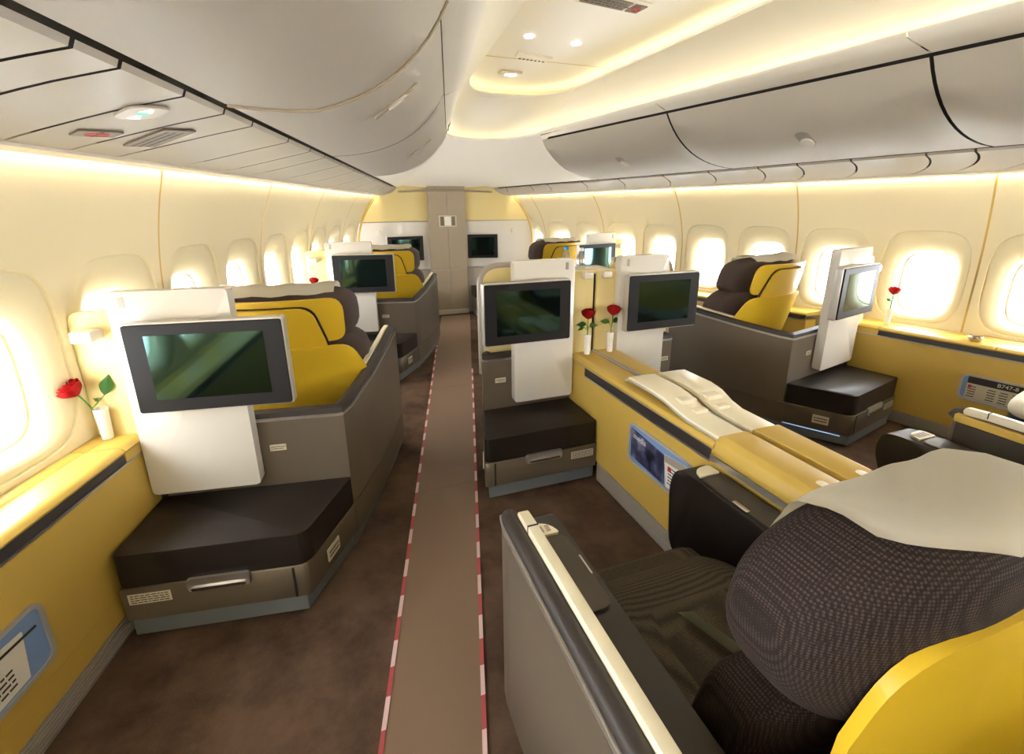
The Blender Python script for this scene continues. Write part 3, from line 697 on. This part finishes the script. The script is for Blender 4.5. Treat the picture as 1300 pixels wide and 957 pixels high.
    if wallpanel:
        b = BM(); sheet(b, rp([(-part_w, .70), (panel[0]+.01, .70), (panel[0]+.01, 1.27), (-part_w, 1.27)], [.01, .01, .01, .05]), lambda u, v: (u, .375, v), .03)
        pt = obj('side_partition', b, M['pale'], t)
        obj('partition_backing', box(BM(), -part_w*.9, panel[0]+.02, .40, .43, .3, .72), M['dark'], t)
        if lamp: obj('reading_lamp', prism(BM(), rrect(-part_w*.75, -part_w*.75+.07, 1.16, 1.205, .006), .30, .372, xz, .006), M['white'], pt)
    m = obj('monitor', prism(BM(), rrect(mon[0], mon[1], .862, 1.238, .012, 3), .262, .312, xz, .004, 2), M['monsilver'], t)
    fr = obj('monitor_bezel', prism(BM(), rrect(mon[0]+.006, mon[1]-.006, .869, 1.231, .010, 3), .252, .266, xz, .003, 1), M['frame'], m)
    obj('screen', prism(BM(), [(mon[0]+.078, .922), (mon[1]-.078, .922), (mon[1]-.078, 1.188), (mon[0]+.078, 1.188)], .2508, .253, xz), M['screen'], fr)
    obj('monitor_arm', prism(BM(), rrect((panel[0]+panel[1])/2-.09, (panel[0]+panel[1])/2+.09, .95, 1.15, .02), .31, .338, xz), M['grey'], m)
    MIR[0] = 1
    return t
SA = [(0, .70), (.4, .83), (.8, .92), (1.2, .985), (1.45, 1.02)]
SD = [(0, .73), (.4, .615), (.75, .515)]
SG = [(0, .62), (.4, .535), (.75, .52)]
suite('suite shell with black ottoman and monitor between left aisle and the window-side rose vase', (-2.51, 1.884), 8.7, False, SA)
suite('suite shell with monitor nearer the nose in the left window row', (-1.81, 4.59), 12.7, False, SA, part_w=.20)
suite('suite shell with ottoman and monitor on the aisle side of the yellow centre console', (-.205, 2.27), 0, True, SD, panel=(.012, .415), mon=(.072, .632), wallpanel=False, front_b=.75, rise=.02)
suite('suite shell with tilted dark monitor on the right half of the centre pair', (.10, 2.27), 0, False, SG, panel=(.012, .385), mon=(.03, .585), wallpanel=False, front_b=.75, rise=.02)
suite('suite shell with brightly reflecting monitor in front of the right window wall', (2.30, 2.13), -12.7, True, SA, panel=(.0, .50), mon=(.03, .59), light=True)
suite('suite shell of the front right window seat, seen beyond the centre divider', (1.74, 4.85), -12.7, True, SA)

# ottoman and lower cabinet of the front right seat against the nose wall
for s in (1, -1):
    MIR[0] = s
    t = thing('front_ottoman', 'dark leather ottoman on a taupe base %s' % ('right of the closet below the pale monitor' if s > 0 else 'left of the closet below the dark wall monitor'), 'ottoman', (0, 0, 0))
    fp = rp([(.32, 7.02), (.95, 6.86), (1.06, 7.20), (.34, 7.36)], .03)
    obj('cushion', prism(BM(), fp, .30, .45, bev=.025, seg=3), M['leather'], t, ang=60)
    ba = obj('base', prism(BM(), [(.33, 7.03), (.94, 6.87), (1.05, 7.20), (.35, 7.36)], .10, .30), M['base'], t)
    obj('placard', prism(BM(), [(.39, .17), (.45, .17), (.45, .23), (.39, .23)], lambda u, v: 7.03-(u-.33)*.262-.004, lambda u, v: 7.03-(u-.33)*.262+.01, xz), M['placard'], ba)
    obj('kick_panel', prism(BM(), [(.35, 7.05), (.92, 6.9), (1.03, 7.19), (.37, 7.35)], .002, .10), M['kick'], ba)
    MIR[0] = 1

# ------------------------------------------------------------------ seats standing in the shells
def seat(label, loc, deg, mir, ca=.47, cb=0.62, cover=True):
    """seat seen from behind: yellow back shells, brown headrest; local frame as the suite"""
    MIR[0] = -1 if mir else 1
    t = thing('airline_seat', label, 'seat', (loc[0], loc[1], 0), deg)
    def bend(k, b0, lean): return lambda u, v: (u, b0+k*(u-ca)**2-lean*(v-.75)-.0, v)
    us = lin(ca-.5, ca+.5, 14)
    low = rp([(ca-.42, .46), (ca+.42, .46), (ca+.43, .80), (ca+.36, .972), (ca-.36, .972), (ca-.43, .80)], [.05, .05, .05, .07, .07, .05])
    b = BM(); sheet(b, low, bend(.55, cb+.128, .26), .014, us, lin(.5, .95, 5)); obj('lower_back_shell', b, M['yellow2'], t, ang=50)
    upp = rp([(ca-.335, .992), (ca+.335, .992), (ca+.345, 1.225), (ca-.345, 1.225)], [.06, .06, .075, .075], 5)
    b = BM(); sheet(b, upp, bend(.6, cb+.165, .26), .014, us, lin(1.0, 1.2, 3)); hs = obj('headrest_shell', b, M['yellow2'], t, ang=50)
    cen = rp([(ca-.26, .60), (ca+.26, .60), (ca+.25, .98), (ca+.20, 1.185), (ca-.20, 1.185), (ca-.25, .98)], [.05, .05, .05, .07, .07, .05], 5)
    b = BM(); sheet(b, cen, bend(.55, cb+.142, .26), .018, us, lin(.65, 1.15, 5)); cp = obj('back_panel', b, M['yellow2'], t, ang=50)
    cen2 = rp([(ca-.268, .59), (ca+.268, .59), (ca+.258, .98), (ca+.207, 1.193), (ca-.207, 1.193), (ca-.258, .98)], [.05, .05, .05, .07, .07, .05], 5)
    b = BM(); sheet(b, cen2, bend(.55, cb+.157, .26), .012, us, lin(.65, 1.15, 5)); obj('panel_gap', b, M['rim'], cp, ang=50)
    f = lambda x, y, z: (x, y+.75*x*x-.26*z, z)
    obj('headrest', sell(BM(), (ca, cb+.245, 1.115), (.385, .115, .155), .55, .45, 36, 18, f), M['brown'], t, ang=80)
    obj('backrest', sell(BM(), (ca, cb+.33, .78), (.42, .12, .26), .5, .4, 36, 18, f), M['brown'], t, ang=80)
    obj('seat_cushion', sell(BM(), (ca, cb+.62, .36), (.33, .36, .10), .4, .4, 32, 14), M['weave'], t, ang=80)
    obj('seat_base', box(BM(), ca-.28, ca+.28, cb+.3, cb+.9, .002, .30, .02), M['base'], t)
    for k in (-1, 1):
        ar = obj('armrest', sell(BM(), (ca+k*.40, cb+.62, .47), (.075, .36, .11), .3, .3, 20, 12), M['pad'], t, ang=80)
        obj('control_panel', box(BM(), ca+k*.40-.045, ca+k*.40+.045, cb+.86, cb+.92, .572, .586, .004), M['rail'], ar)
    if cover:
        b = BM(); P = []
        for u in lin(ca-.27, ca+.30, 14):
            row = []
            for q in lin(0, 1, 10):
                an = -.5+q*2.4; row.append((u, cb+.13+.75*(u-ca)**2+.125*-math.cos(an)*.9, 1.135+.148*math.sin(min(an, 1.6))+.006*math.sin(u*40+q*3) if an < 1.6 else 1.135+.148-.16*(an-1.6)))
            P.append(row)
        P = []
        for u in lin(ca-.27, ca+.30, 14):
            c0 = cb+.235+.75*(u-ca)**2
            P.append([(u, c0+dy, z+.004*math.sin(u*37+dy*50)) for dy, z in ((-.145, 1.245), (-.12, 1.268), (-.07, 1.283), (0, 1.284), (.06, 1.262), (.085, 1.20), (.085, 1.10))])
        grid(b, P); bmesh.ops.solidify(b, geom=list(b.faces), thickness=.006); obj('headrest_cover', b, M['cream'], t, ang=80)
    MIR[0] = 1
    return t
seat('yellow-backed seat with brown headrest and pale cover behind the large left monitor', (-2.51, 1.884), 8.7, False)
seat('yellow-backed brown seat nearer the nose in the left window row', (-1.81, 4.59), 12.7, False)
seat('yellow-backed seat with bulky brown headrest in front of the right windows', (2.30, 2.13), -12.7, True)
seat('brown headrest seat with yellow back far beyond the water bottles', (1.74, 4.85), -12.7, True)
def centre_seat(label, loc, mir, w):
    MIR[0] = -1 if mir else 1
    t = thing('airline_seat', label, 'seat', (loc[0], loc[1], 0), 0)
    ol = rp([(.03, .62), (w-.02, .62), (w-.02, 1.305), (.03, 1.305)], [.02, .02, .11, .02], 6)
    obj('back_panel', prism(BM(), ol, .47, .50, xz, .004, 1), M['pale'], t)
    pts = rp([(w-.012, .62), (w-.012, 1.312), (.04, 1.312)], [0, .13, 0], 8)
    b = BM(); tube(b, [(u, .485, v) for u, v in pts], .02, 8); obj('back_frame', b, M['grey'], t)
    obj('backrest', sell(BM(), (.20, .62, .78), (.17, .09, .30), .4, .4), M['brown'], t, ang=80)
    obj('seat_cushion', sell(BM(), (.17, 1.0, .36), (.15, .36, .10), .4, .4), M['weave'], t, ang=80)
    obj('seat_base', box(BM(), .06, .28, .7, 1.25, .002, .30, .02), M['base'], t)
    MIR[0] = 1
centre_seat('centre seat with grey-framed yellow back behind the left centre monitor', (-.205, 2.27), True, .60)
centre_seat('centre seat with grey-framed back right of the white panel of the right centre monitor', (.10, 2.27), False, .535)

# centre divider between the pair, with small lamps and a shelf of bottles behind
t = thing('centre_divider', 'tall pale yellow divider with a black slit between the two centre monitors', 'divider', (-.04, 2.66, 0))
for s in (-1, 1):
    p = obj('divider_panel', prism(BM(), rrect(*sorted((s*.012, s*.165)), .70, 1.262, .012), .0, .045, xz, .008), M['pale'], t)
    obj('reading_lamp', box(BM(), s*.07-.03, s*.07+.03, -.045, .0, 1.215, 1.258, .006), M['white'], p)
obj('slit', box(BM(), -.013, .013, .02, .04, .70, 1.255), M['dark'], t)
obj('slit_cap', box(BM(), -.03, .03, .004, .045, 1.24, 1.262, .004), M['pale'], t)
obj('bottle_shelf', box(BM(), -.16, .16, .046, .26, 1.235, 1.262, .006), M['white'], t)
obj('shelf_support', box(BM(), -.10, .10, .05, .2, .3, 1.235), M['grey'], t)
def bottle(label, x, y, z, h, capm):
    t = thing('water_bottle', label, 'bottle', (x, y, z))
    r = .032; b = BM(); lathe(b, [(r*.9, 0), (r, .006), (r, h*.5), (r*.93, h*.56), (r*.45, h*.82), (r*.36, h*.86), (r*.36, h*.9)]); obj('bottle_body', b, M['bottle'], t)
    b = BM(); lathe(b, [(r*.48, h*.86), (r*.5, h*.88), (r*.5, h*.985), (r*.42, h)]); obj('bottle_cap', b, capm, t)
bottle('small clear water bottle with a blue cap on the divider shelf', -.155, 2.86, 1.2625, .14, M['cap'])
bottle('small clear water bottle with a white cap on the divider shelf', -.085, 2.78, 1.2625, .135, M['capw'])

# ------------------------------------------------------------------ roses in bud vases
def rose_vase(x, y, z, h, head, lean, leaves, lab, scale=1.0):
    t = thing('bud_vase', 'slim white bud vase '+lab, 'vase', (x, y, z))
    r = .024*scale; b = BM(); lathe(b, [(r*.8, 0), (r*.86, .004), (r*.92, h*.5), (r*1.08, h), (r*.92, h), (r*.8, h*.6), (r*.7, .02)], n=20); obj('vase_body', b, M['vase'], t)
    t = thing('rose', 'single red rose with green leaves '+lab, 'flower', (x, y, z+h*.3))
    hx, hz = head; top = Vector((hx, lean, hz-h*.3)); mid_ = Vector((hx*.3, lean*.3, (hz-h*.3)*.6))
    path = [Vector((0, 0, 0)).lerp(mid_, q).lerp(mid_.lerp(top, q), q) for q in lin(0, 1, 8)]
    b = BM(); tube(b, path, .0035*scale, 6); obj('stem', b, M['green'], t)
    ax = (top-mid_).normalized(); qx = ax.orthogonal().normalized(); qy = ax.cross(qx)
    hr = .043*scale
    for ring, (cnt, rad, ht, op) in enumerate(((5, .98, .95, .16), (5, .8, 1.12, .10), (4, .55, 1.2, .05), (3, .3, 1.2, .0))):
        for k in range(cnt):
            a0_ = 2*math.pi*k/cnt+ring*.7; b = BM(); P = []
            for v in lin(0, 1, 5):
                row = []
                for u in lin(-1, 1, 6):
                    an = a0_+u*.78*(1 if ring < 2 else 1.1); rr = hr*rad*(.25+.75*math.sin(min(1, v*1.25)*math.pi/2))+hr*op*v**3*.55
                    hh = hr*ht*1.25*v*(1-.14*u*u)-hr*.25*op*max(0, v-.8)*5*.4
                    row.append(top+qx*(rr*math.cos(an))+qy*(rr*math.sin(an))+ax*(hh-hr*.35))
                P.append(row)
            grid(b, P); bmesh.ops.solidify(b, geom=list(b.faces), thickness=.0014); obj('petal', b, M['redpetal'], t, ang=80)
    for lx, ly, lz, dx, dz, ln in leaves:
        b = BM(); o = Vector((lx, ly, lz-h*.3)); d = Vector((dx, .25, dz)).normalized(); sd = d.cross(Vector((0, 1, 0))).normalized(); P = []
        for v in lin(0, 1, 8):
            wv = ln*.27*math.sin(math.pi*v**.75)*(1-.35*v)*(1+.08*math.sin(v*40)); c = o+d*ln*v+Vector((0, -.25*ln*v*v*.4, -.15*ln*v*v))
            P.append([c-sd*wv+Vector((0, .004, 0)), c, c+sd*wv+Vector((0, .004, 0))])
        P = [[p for p in row] for row in P]; P[0] = [P[0][1]+sd*e for e in (-.001, 0, .001)]; P[-1] = [P[-1][1]+sd*e for e in (-.001, 0, .001)]
        grid(b, P); bmesh.ops.solidify(b, geom=list(b.faces), thickness=.0012); obj('leaf', b, M['green'], t, ang=80)
        b = BM(); tube(b, [path[4], (path[4]+o)*.5, o], .0018*scale, 5); obj('leaf_stalk', b, M['green'], t)
rose_vase(-2.575, 2.245, .735, .135, (-.055, .225), -.03, [(.025, 0, .19, .25, 1, .105), (-.005, .01, .16, -.5, .5, .03)], 'on the left ledge beside the large monitor')
rose_vase(-.115, 2.60, .723, .135, (-.005, .255), -.01, [(-.01, 0, .20, -1, .15, .075), (.01, 0, .19, 1, .05, .075), (-.02, .01, .18, -.8, -.3, .05)], 'on the console before the divider, left of the slit')
rose_vase(.055, 2.60, .723, .135, (.01, .265), -.01, [(-.01, 0, .20, -1, .35, .07), (.015, 0, .20, 1, .35, .08)], 'on the console before the divider, right of the slit')
rose_vase(2.47, 2.40, .735, .13, (.01, .255), 0, [(-.005, 0, .19, -.6, .4, .05), (.01, 0, .2, .8, .5, .05)], 'on the right ledge behind the bright monitor', .95)
rose_vase(-1.86, 4.82, .735, .13, (.0, .25), 0, [(.03, 0, .19, .6, .6, .1), (-.01, 0, .18, -1, -.2, .08), (.02, 0, .14, .9, -.2, .1)], 'on the ledge beside the second left monitor')
rose_vase(1.13, 6.55, .735, .13, (-.01, .27), 0, [(-.005, 0, .2, -.9, .1, .07), (.01, 0, .2, .8, .0, .05)], 'in the right nose corner by the wall monitor')

# ------------------------------------------------------------------ rear centre seats
def near_seat(label, x, mir, head=True, sx=1.0):
    """local a from the centre console towards the aisle, b = y"""
    MIR[0] = -1 if mir else 1
    t = thing('airline_seat', label, 'seat', (x, 0, 0)); t.scale.x = sx
    # aisle-side shell
    fp = rp([(.955, -.9), (.995, -.9), (.995, 1.10), (.985, 1.16), (.955, 1.165)], [0, 0, .05, .03, .02])
    sh = obj('side_shell', prism(BM(), fp, .06, .745, bev=.004, seg=1), M['shell'], t)
    obj('silver_line', prism(BM(), [(.985, -.9), (.999, -.9), (.999, 1.10), (.987, 1.166), (.955, 1.17), (.955, 1.15), (.975, 1.14), (.985, 1.08)], .732, .748), M['silver'], sh)
    b = BM(); tube(b, [(.965, y, .75) for y in lin(-.9, 1.12, 6)]+[(.962, 1.145, .746), (.957, 1.158, .72)], .027, 10); obj('rim_pad', b, M['rim'], sh)
    b = BM(); prism(b, rp([(-.5, .762), (.94, .762), (1.03, .762), (1.115, .757), (1.115, .79), (1.03, .795), (-.5, .795)], [0, 0, 0, .012, .02, 0, 0]), .918, .948, yz, .006, 2); obj('arm_rail', b, M['rail'], sh)
    obj('rail_joint', prism(BM(), [(1.028, .77), (1.032, .77), (1.032, .797), (1.028, .797)], .917, .949, yz), M['ink'], sh)
    b = BM(); box(b, .9955, .9985, .3, .33, .25, .42); obj('release_slot', b, M['dark'], sh)
    obj('shell_lining', box(BM(), .912, .957, -.6, 1.14, .715, .752, .004, 1), M['yellow'], sh)
    obj('inner_wall', box(BM(), .914, .957, -.6, 1.13, .30, .716, .004, 1), M['pad'], sh)
    # inner arm
    pr1 = rp([(-.6, .25), (1.24, .25), (1.34, .50), (1.32, .60), (1.24, .612), (-.6, .612)], [0, .05, .05, .05, .06, 0])
    ar = obj('aisle_arm', prism(BM(), pr1, .745, .918, yz, .018, 3), M['pad'], t, ang=60)
    obj('arm_lid', prism(BM(), rrect(.765, .905, .86, 1.17, .03, 4), .608, .622, bev=.004), M['lid'], ar)
    obj('control_panel', prism(BM(), rp([(.775, 1.18), (.905, 1.18), (.905, 1.245), (.80, 1.24)], [.01, .01, .02, .05]), .608, .622, bev=.003, seg=1), M['rail'], ar)
    for k in range(4): obj('control_button', box(BM(), .80+k*.024, .814+k*.024, 1.195, 1.225, .6215, .6235), M['grey'], ar)
    obj('lid_edge', box(BM(), .763, .768, .98, 1.06, .612, .6235), M['silver'], ar)
    # console-side arm
    pr2 = rp([(-.6, .2), (1.40, .2), (1.43, .50), (1.40, .60), (1.30, .615), (-.6, .615)], [0, .08, .06, .06, .07, 0])
    ar = obj('console_arm', prism(BM(), pr2, .006, .135, yz, .032, 4), M['leather'], t, ang=60)
    obj('arm_lid', prism(BM(), rp([(.012, .80), (.06, .80), (.118, .92), (.118, 1.27), (.012, 1.27)], [.01, .03, .05, .02, .01]), .61, .623, bev=.004), M['pad'], ar)
    obj('control_panel', prism(BM(), rp([(.015, 1.28), (.115, 1.28), (.095, 1.335), (.02, 1.345)], [.01, .01, .04, .01]), .61, .622, bev=.003, seg=1), M['rail'], ar)
    obj('lid_latch', box(BM(), .105, .124, 1.04, 1.11, .611, .626, .003), M['chrome'], ar)
    # cushions
    f = lambda x, y, z: (x, y, z-.06*max(0, (y-.2)/.3)**2+.03*(x/.27)**2*max(0, 1-abs(y)/.5))
    obj('seat_cushion', sell(BM(), (.44, .66, .35), (.30, .56, .10), .35, .3, 48, 18, f), M['weave'], t, ang=80)
    obj('leg_rest', sell(BM(), (.44, 1.17, .24), (.29, .07, .14), .4, .3, 32, 14), M['weave'], t, ang=80)
    obj('seat_base', box(BM(), .23, .72, .0, 1.1, .002, .26, .02), M['base'], t)
    g = lambda x, y, z: (x, y+.5*x*x-.2*z, z)
    obj('backrest', sell(BM(), (.44, .52, .56), (.27, .09, .20), .5, .4, 40, 18, g), M['fabric'], t, ang=80)
    sb = BM()
    P = [[(.55-.02*k+e*.03, .80-.052*k, .451+.010*k) for e in (-1, 1)] for k in range(6)]
    P = [[Vector((.42+.085*k*.6+c*.022, .90-.035*k*1.2+c*.02, .452-.002*k)) for c in (-1, 1)] for k in range(6)]
    P = [[Vector((.495-.012*k+c*.022, .885-.042*k+c*.006, .478+.002*k)) for c in (-1, 1)] for k in range(6)]
    grid(sb, P); bmesh.ops.solidify(sb, geom=list(sb.faces), thickness=.008); st_ = obj('seat_belt', sb, M['strap'], t)
    if head:
        HX, HY, HZ = .30, .135, .195
        def cross(x, an, k=1.0, d=0.0):
            ee = 2.1 if x > 0 else 4.5; q = max(.0, 1-abs(x/HX)**ee)**(1/ee); c, n_ = math.cos(an), math.sin(an); e = .62
            y = math.copysign(abs(c)**e, c)*(HY*(.25+.75*q)*(q > 0)+d)*k; z = math.copysign(abs(n_)**e, n_)*(HZ*q*(1 if n_ > 0 else 1.45)+d)*k
            return (.455+x*(1 if x > 0 else 1.15), .43+.40*x*x+y-.15*z, .983+z)
        b = BM(); xs = [HX*math.sin(math.pi/2*u) for u in lin(-.985, .985, 30)]
        loft(b, [[cross(x, 2*math.pi*k/36) for k in range(36)] for x in xs]); obj('headrest', b, M['fabric'], t, ang=80)
        us = lin(.0, 1.0, 14)
        b = BM(); sheet(b, rp([(.455-.40, .50), (.455+.24, .50), (.455+.185, 1.02), (.455-.36, 1.02)], [.05, .05, .13, .13], 6), lambda u, v: (u, .283+.5*max(0, u-.475)**2-.12*max(0, .3-u)-.15*(max(v, .8)-1.0), v), .022, us, lin(.6, 1.0, 6)); obj('headrest_shell', b, M['yellow2'], t, ang=50)
        b = BM(); P = []
        for x in lin(-.285, .17, 22):
            f_ = min(1, max(0, x/.17)); hem = math.pi*.5+.70*(1-f_)**.7+.10
            P.append([cross(x, an, 1.0, .011+.003*math.sin(x*40+j*1.3)) for j, an in enumerate(lin(hem, -.75, 16))])
        grid(b, P); bmesh.ops.solidify(b, geom=list(b.faces), thickness=.008); obj('headrest_cover', b, M['cream'], t, ang=80)
    MIR[0] = 1
near_seat('brown mesh seat with cream headrest cover and yellow back beside the aisle runner', -.205, True)
near_seat('dark seat across the centre console with cream arm rail, beyond the cream headrest cover', .145, False, sx=.88)
# seat at the right window behind, with a pillow
t = thing('airline_seat', 'right window seat carrying a cream pillow, across the right aisle', 'seat', (1.98, .88, 0), -12)
obj('seat_cushion', sell(BM(), (0, 0, .35), (.28, .5, .10), .35, .3, 32, 14), M['weave'], t, ang=80)
obj('seat_base', box(BM(), -.25, .25, -.45, .42, .002, .27, .02), M['base'], t)
t = thing('pillow', 'cream pillow with navy underside lying on the right window seat', 'pillow', (2.02, 1.20, .447), -12)
obj('pillow_top', sell(BM(), (0, 0, .13), (.25, .17, .07), .8, .5, 28, 12), M['cream'], t, ang=80)
obj('pillow_underside', sell(BM(), (0, 0, .06), (.245, .165, .06), .8, .5, 28, 12), M['navy'], t, ang=80)
# small chrome cup on the right ledge
t = thing('ledge_cup', 'small chrome cup holder open on the right window ledge', 'cup holder', (2.535, 1.86, .733))
b = BM(); lathe(b, [(.03, 0), (.045, .018), (.048, .03), (.043, .03), (.03, .01)], n=18); obj('cup_ring', b, M['chrome'], t)
b = BM(); box(b, -.03, .03, -.01, .01, .001, .02, .004); obj('cup_foot', b, M['yellow'], t)

# ------------------------------------------------------------------ signs on the left service panels
def psu_pt(s, y, f, d=.0):
    wo = WP(y)-.125; wi = BB(y)+.015; return (s*(wo+(wi-wo)*f), y, 1.862+.073*f-.012*math.sin(math.pi*f)-d)
def psu_map(s, y0, f0):
    o = Vector(psu_pt(s, y0, f0)); du = (Vector(psu_pt(s, y0+.1, f0))-o).normalized(); dv = (Vector(psu_pt(s, y0, f0+.1))-o).normalized(); n_ = du.cross(dv).normalized()
    if n_.z > 0: n_ = -n_
    a_ = R(-42); e1 = du*math.cos(a_)+dv*math.sin(a_)*-1; e2 = dv*math.cos(a_)-du*math.sin(a_)*-1     # signs follow the slanting panel joints
    return lambda u, v, w: tuple(o+e1*u+e2*v+n_*w)
mp = psu_map(-1, 1.86, .44)
sg = thing('no_smoking_sign', 'small brown no-smoking plate on the left overhead service panel', 'sign')
obj('plate', prism(BM(), rrect(-.05, .05, -.045, .045, .006), .001, .006, mp), M['brownplac'], sg)
b = BM(); tube(b, [mp(.027*math.cos(q), .027*math.sin(q), .0065) for q in [2*math.pi*k/18 for k in range(18)]], .0018, 6, True); tube(b, [mp(-.018, -.018, .0065), mp(.018, .018, .0065)], .0018, 6); obj('ring_mark', b, M['red'], sg)
b = BM(); prism(b, [(-.003, -.04), (.003, -.04), (.003, .04), (-.003, .04)], .006, .0072, mp); obj('cigarette_mark', b, M['ink'], sg)
mp = psu_map(-1, 1.635, .78)
sg = thing('seat_belt_light', 'lit fasten-belt sign with white and green symbols in the left service panel', 'sign')
hb = obj('housing', prism(BM(), rrect(-.045, .045, -.075, .075, .035, 6), .0, .007, mp, .003, 1), M['grey'], sg)
for v, m_ in ((-.04, 'icon'), (.04, 'icon'), (0, 'icong')):
    b = BM()
    if m_ == 'icon':
        for k in range(3): prism(b, rrect(-.014+.004*k, .014-.004*k, v-.022+.014*k, v-.010+.014*k, .004), .0065, .0085, mp)
    else: prism(b, rrect(-.012, .012, -.010, .010, .004), .0065, .0085, mp)
    obj('symbol', b, M[m_], hb)
mp = psu_map(-1, 2.0, .56)
sg = thing('text_placard', 'brown strip with three lines of small print on the left service panel', 'sign')
obj('plate', prism(BM(), rrect(-.045, .045, -.16, .16, .006), .001, .006, mp), M['brownplac'], sg)
dashes('print', sg, lambda u, v, w: mp(-v, u, w), -.15, .13, -.028, .034, 3, .0068, M['ink'])

for y, f_ in ((1.30, .62), (1.12, .80)):          # round air nozzles in the left service panels
    p0 = Vector(psu_pt(-1, y, f_)); b = BM(); lathe(b, [(.006, -.014), (.02, -.012), (.03, -.002), (.036, .004)], p0, 20)
    obj('air_nozzle', b, M['silver'], bpy.data.objects['trim_1'])

GROUPS = {'overhead_bin': 'overhead bins along both sides', 'suite_shell': 'suite shells with ottomans and monitors', 'airline_seat': 'first class seats', 'bud_vase': 'white bud vases', 'rose': 'single red roses', 'water_bottle': 'bottles on the divider shelf', 'side_console': 'yellow side consoles', 'edge_tape': 'tapes along the runner', 'wall_monitor': 'monitors on the nose wall', 'front_ottoman': 'ottomans at the nose wall'}
for o in scene.objects:
    k = o.name.split('.')[0]
    if o.parent is None and k in GROUPS: o['group'] = GROUPS[k]
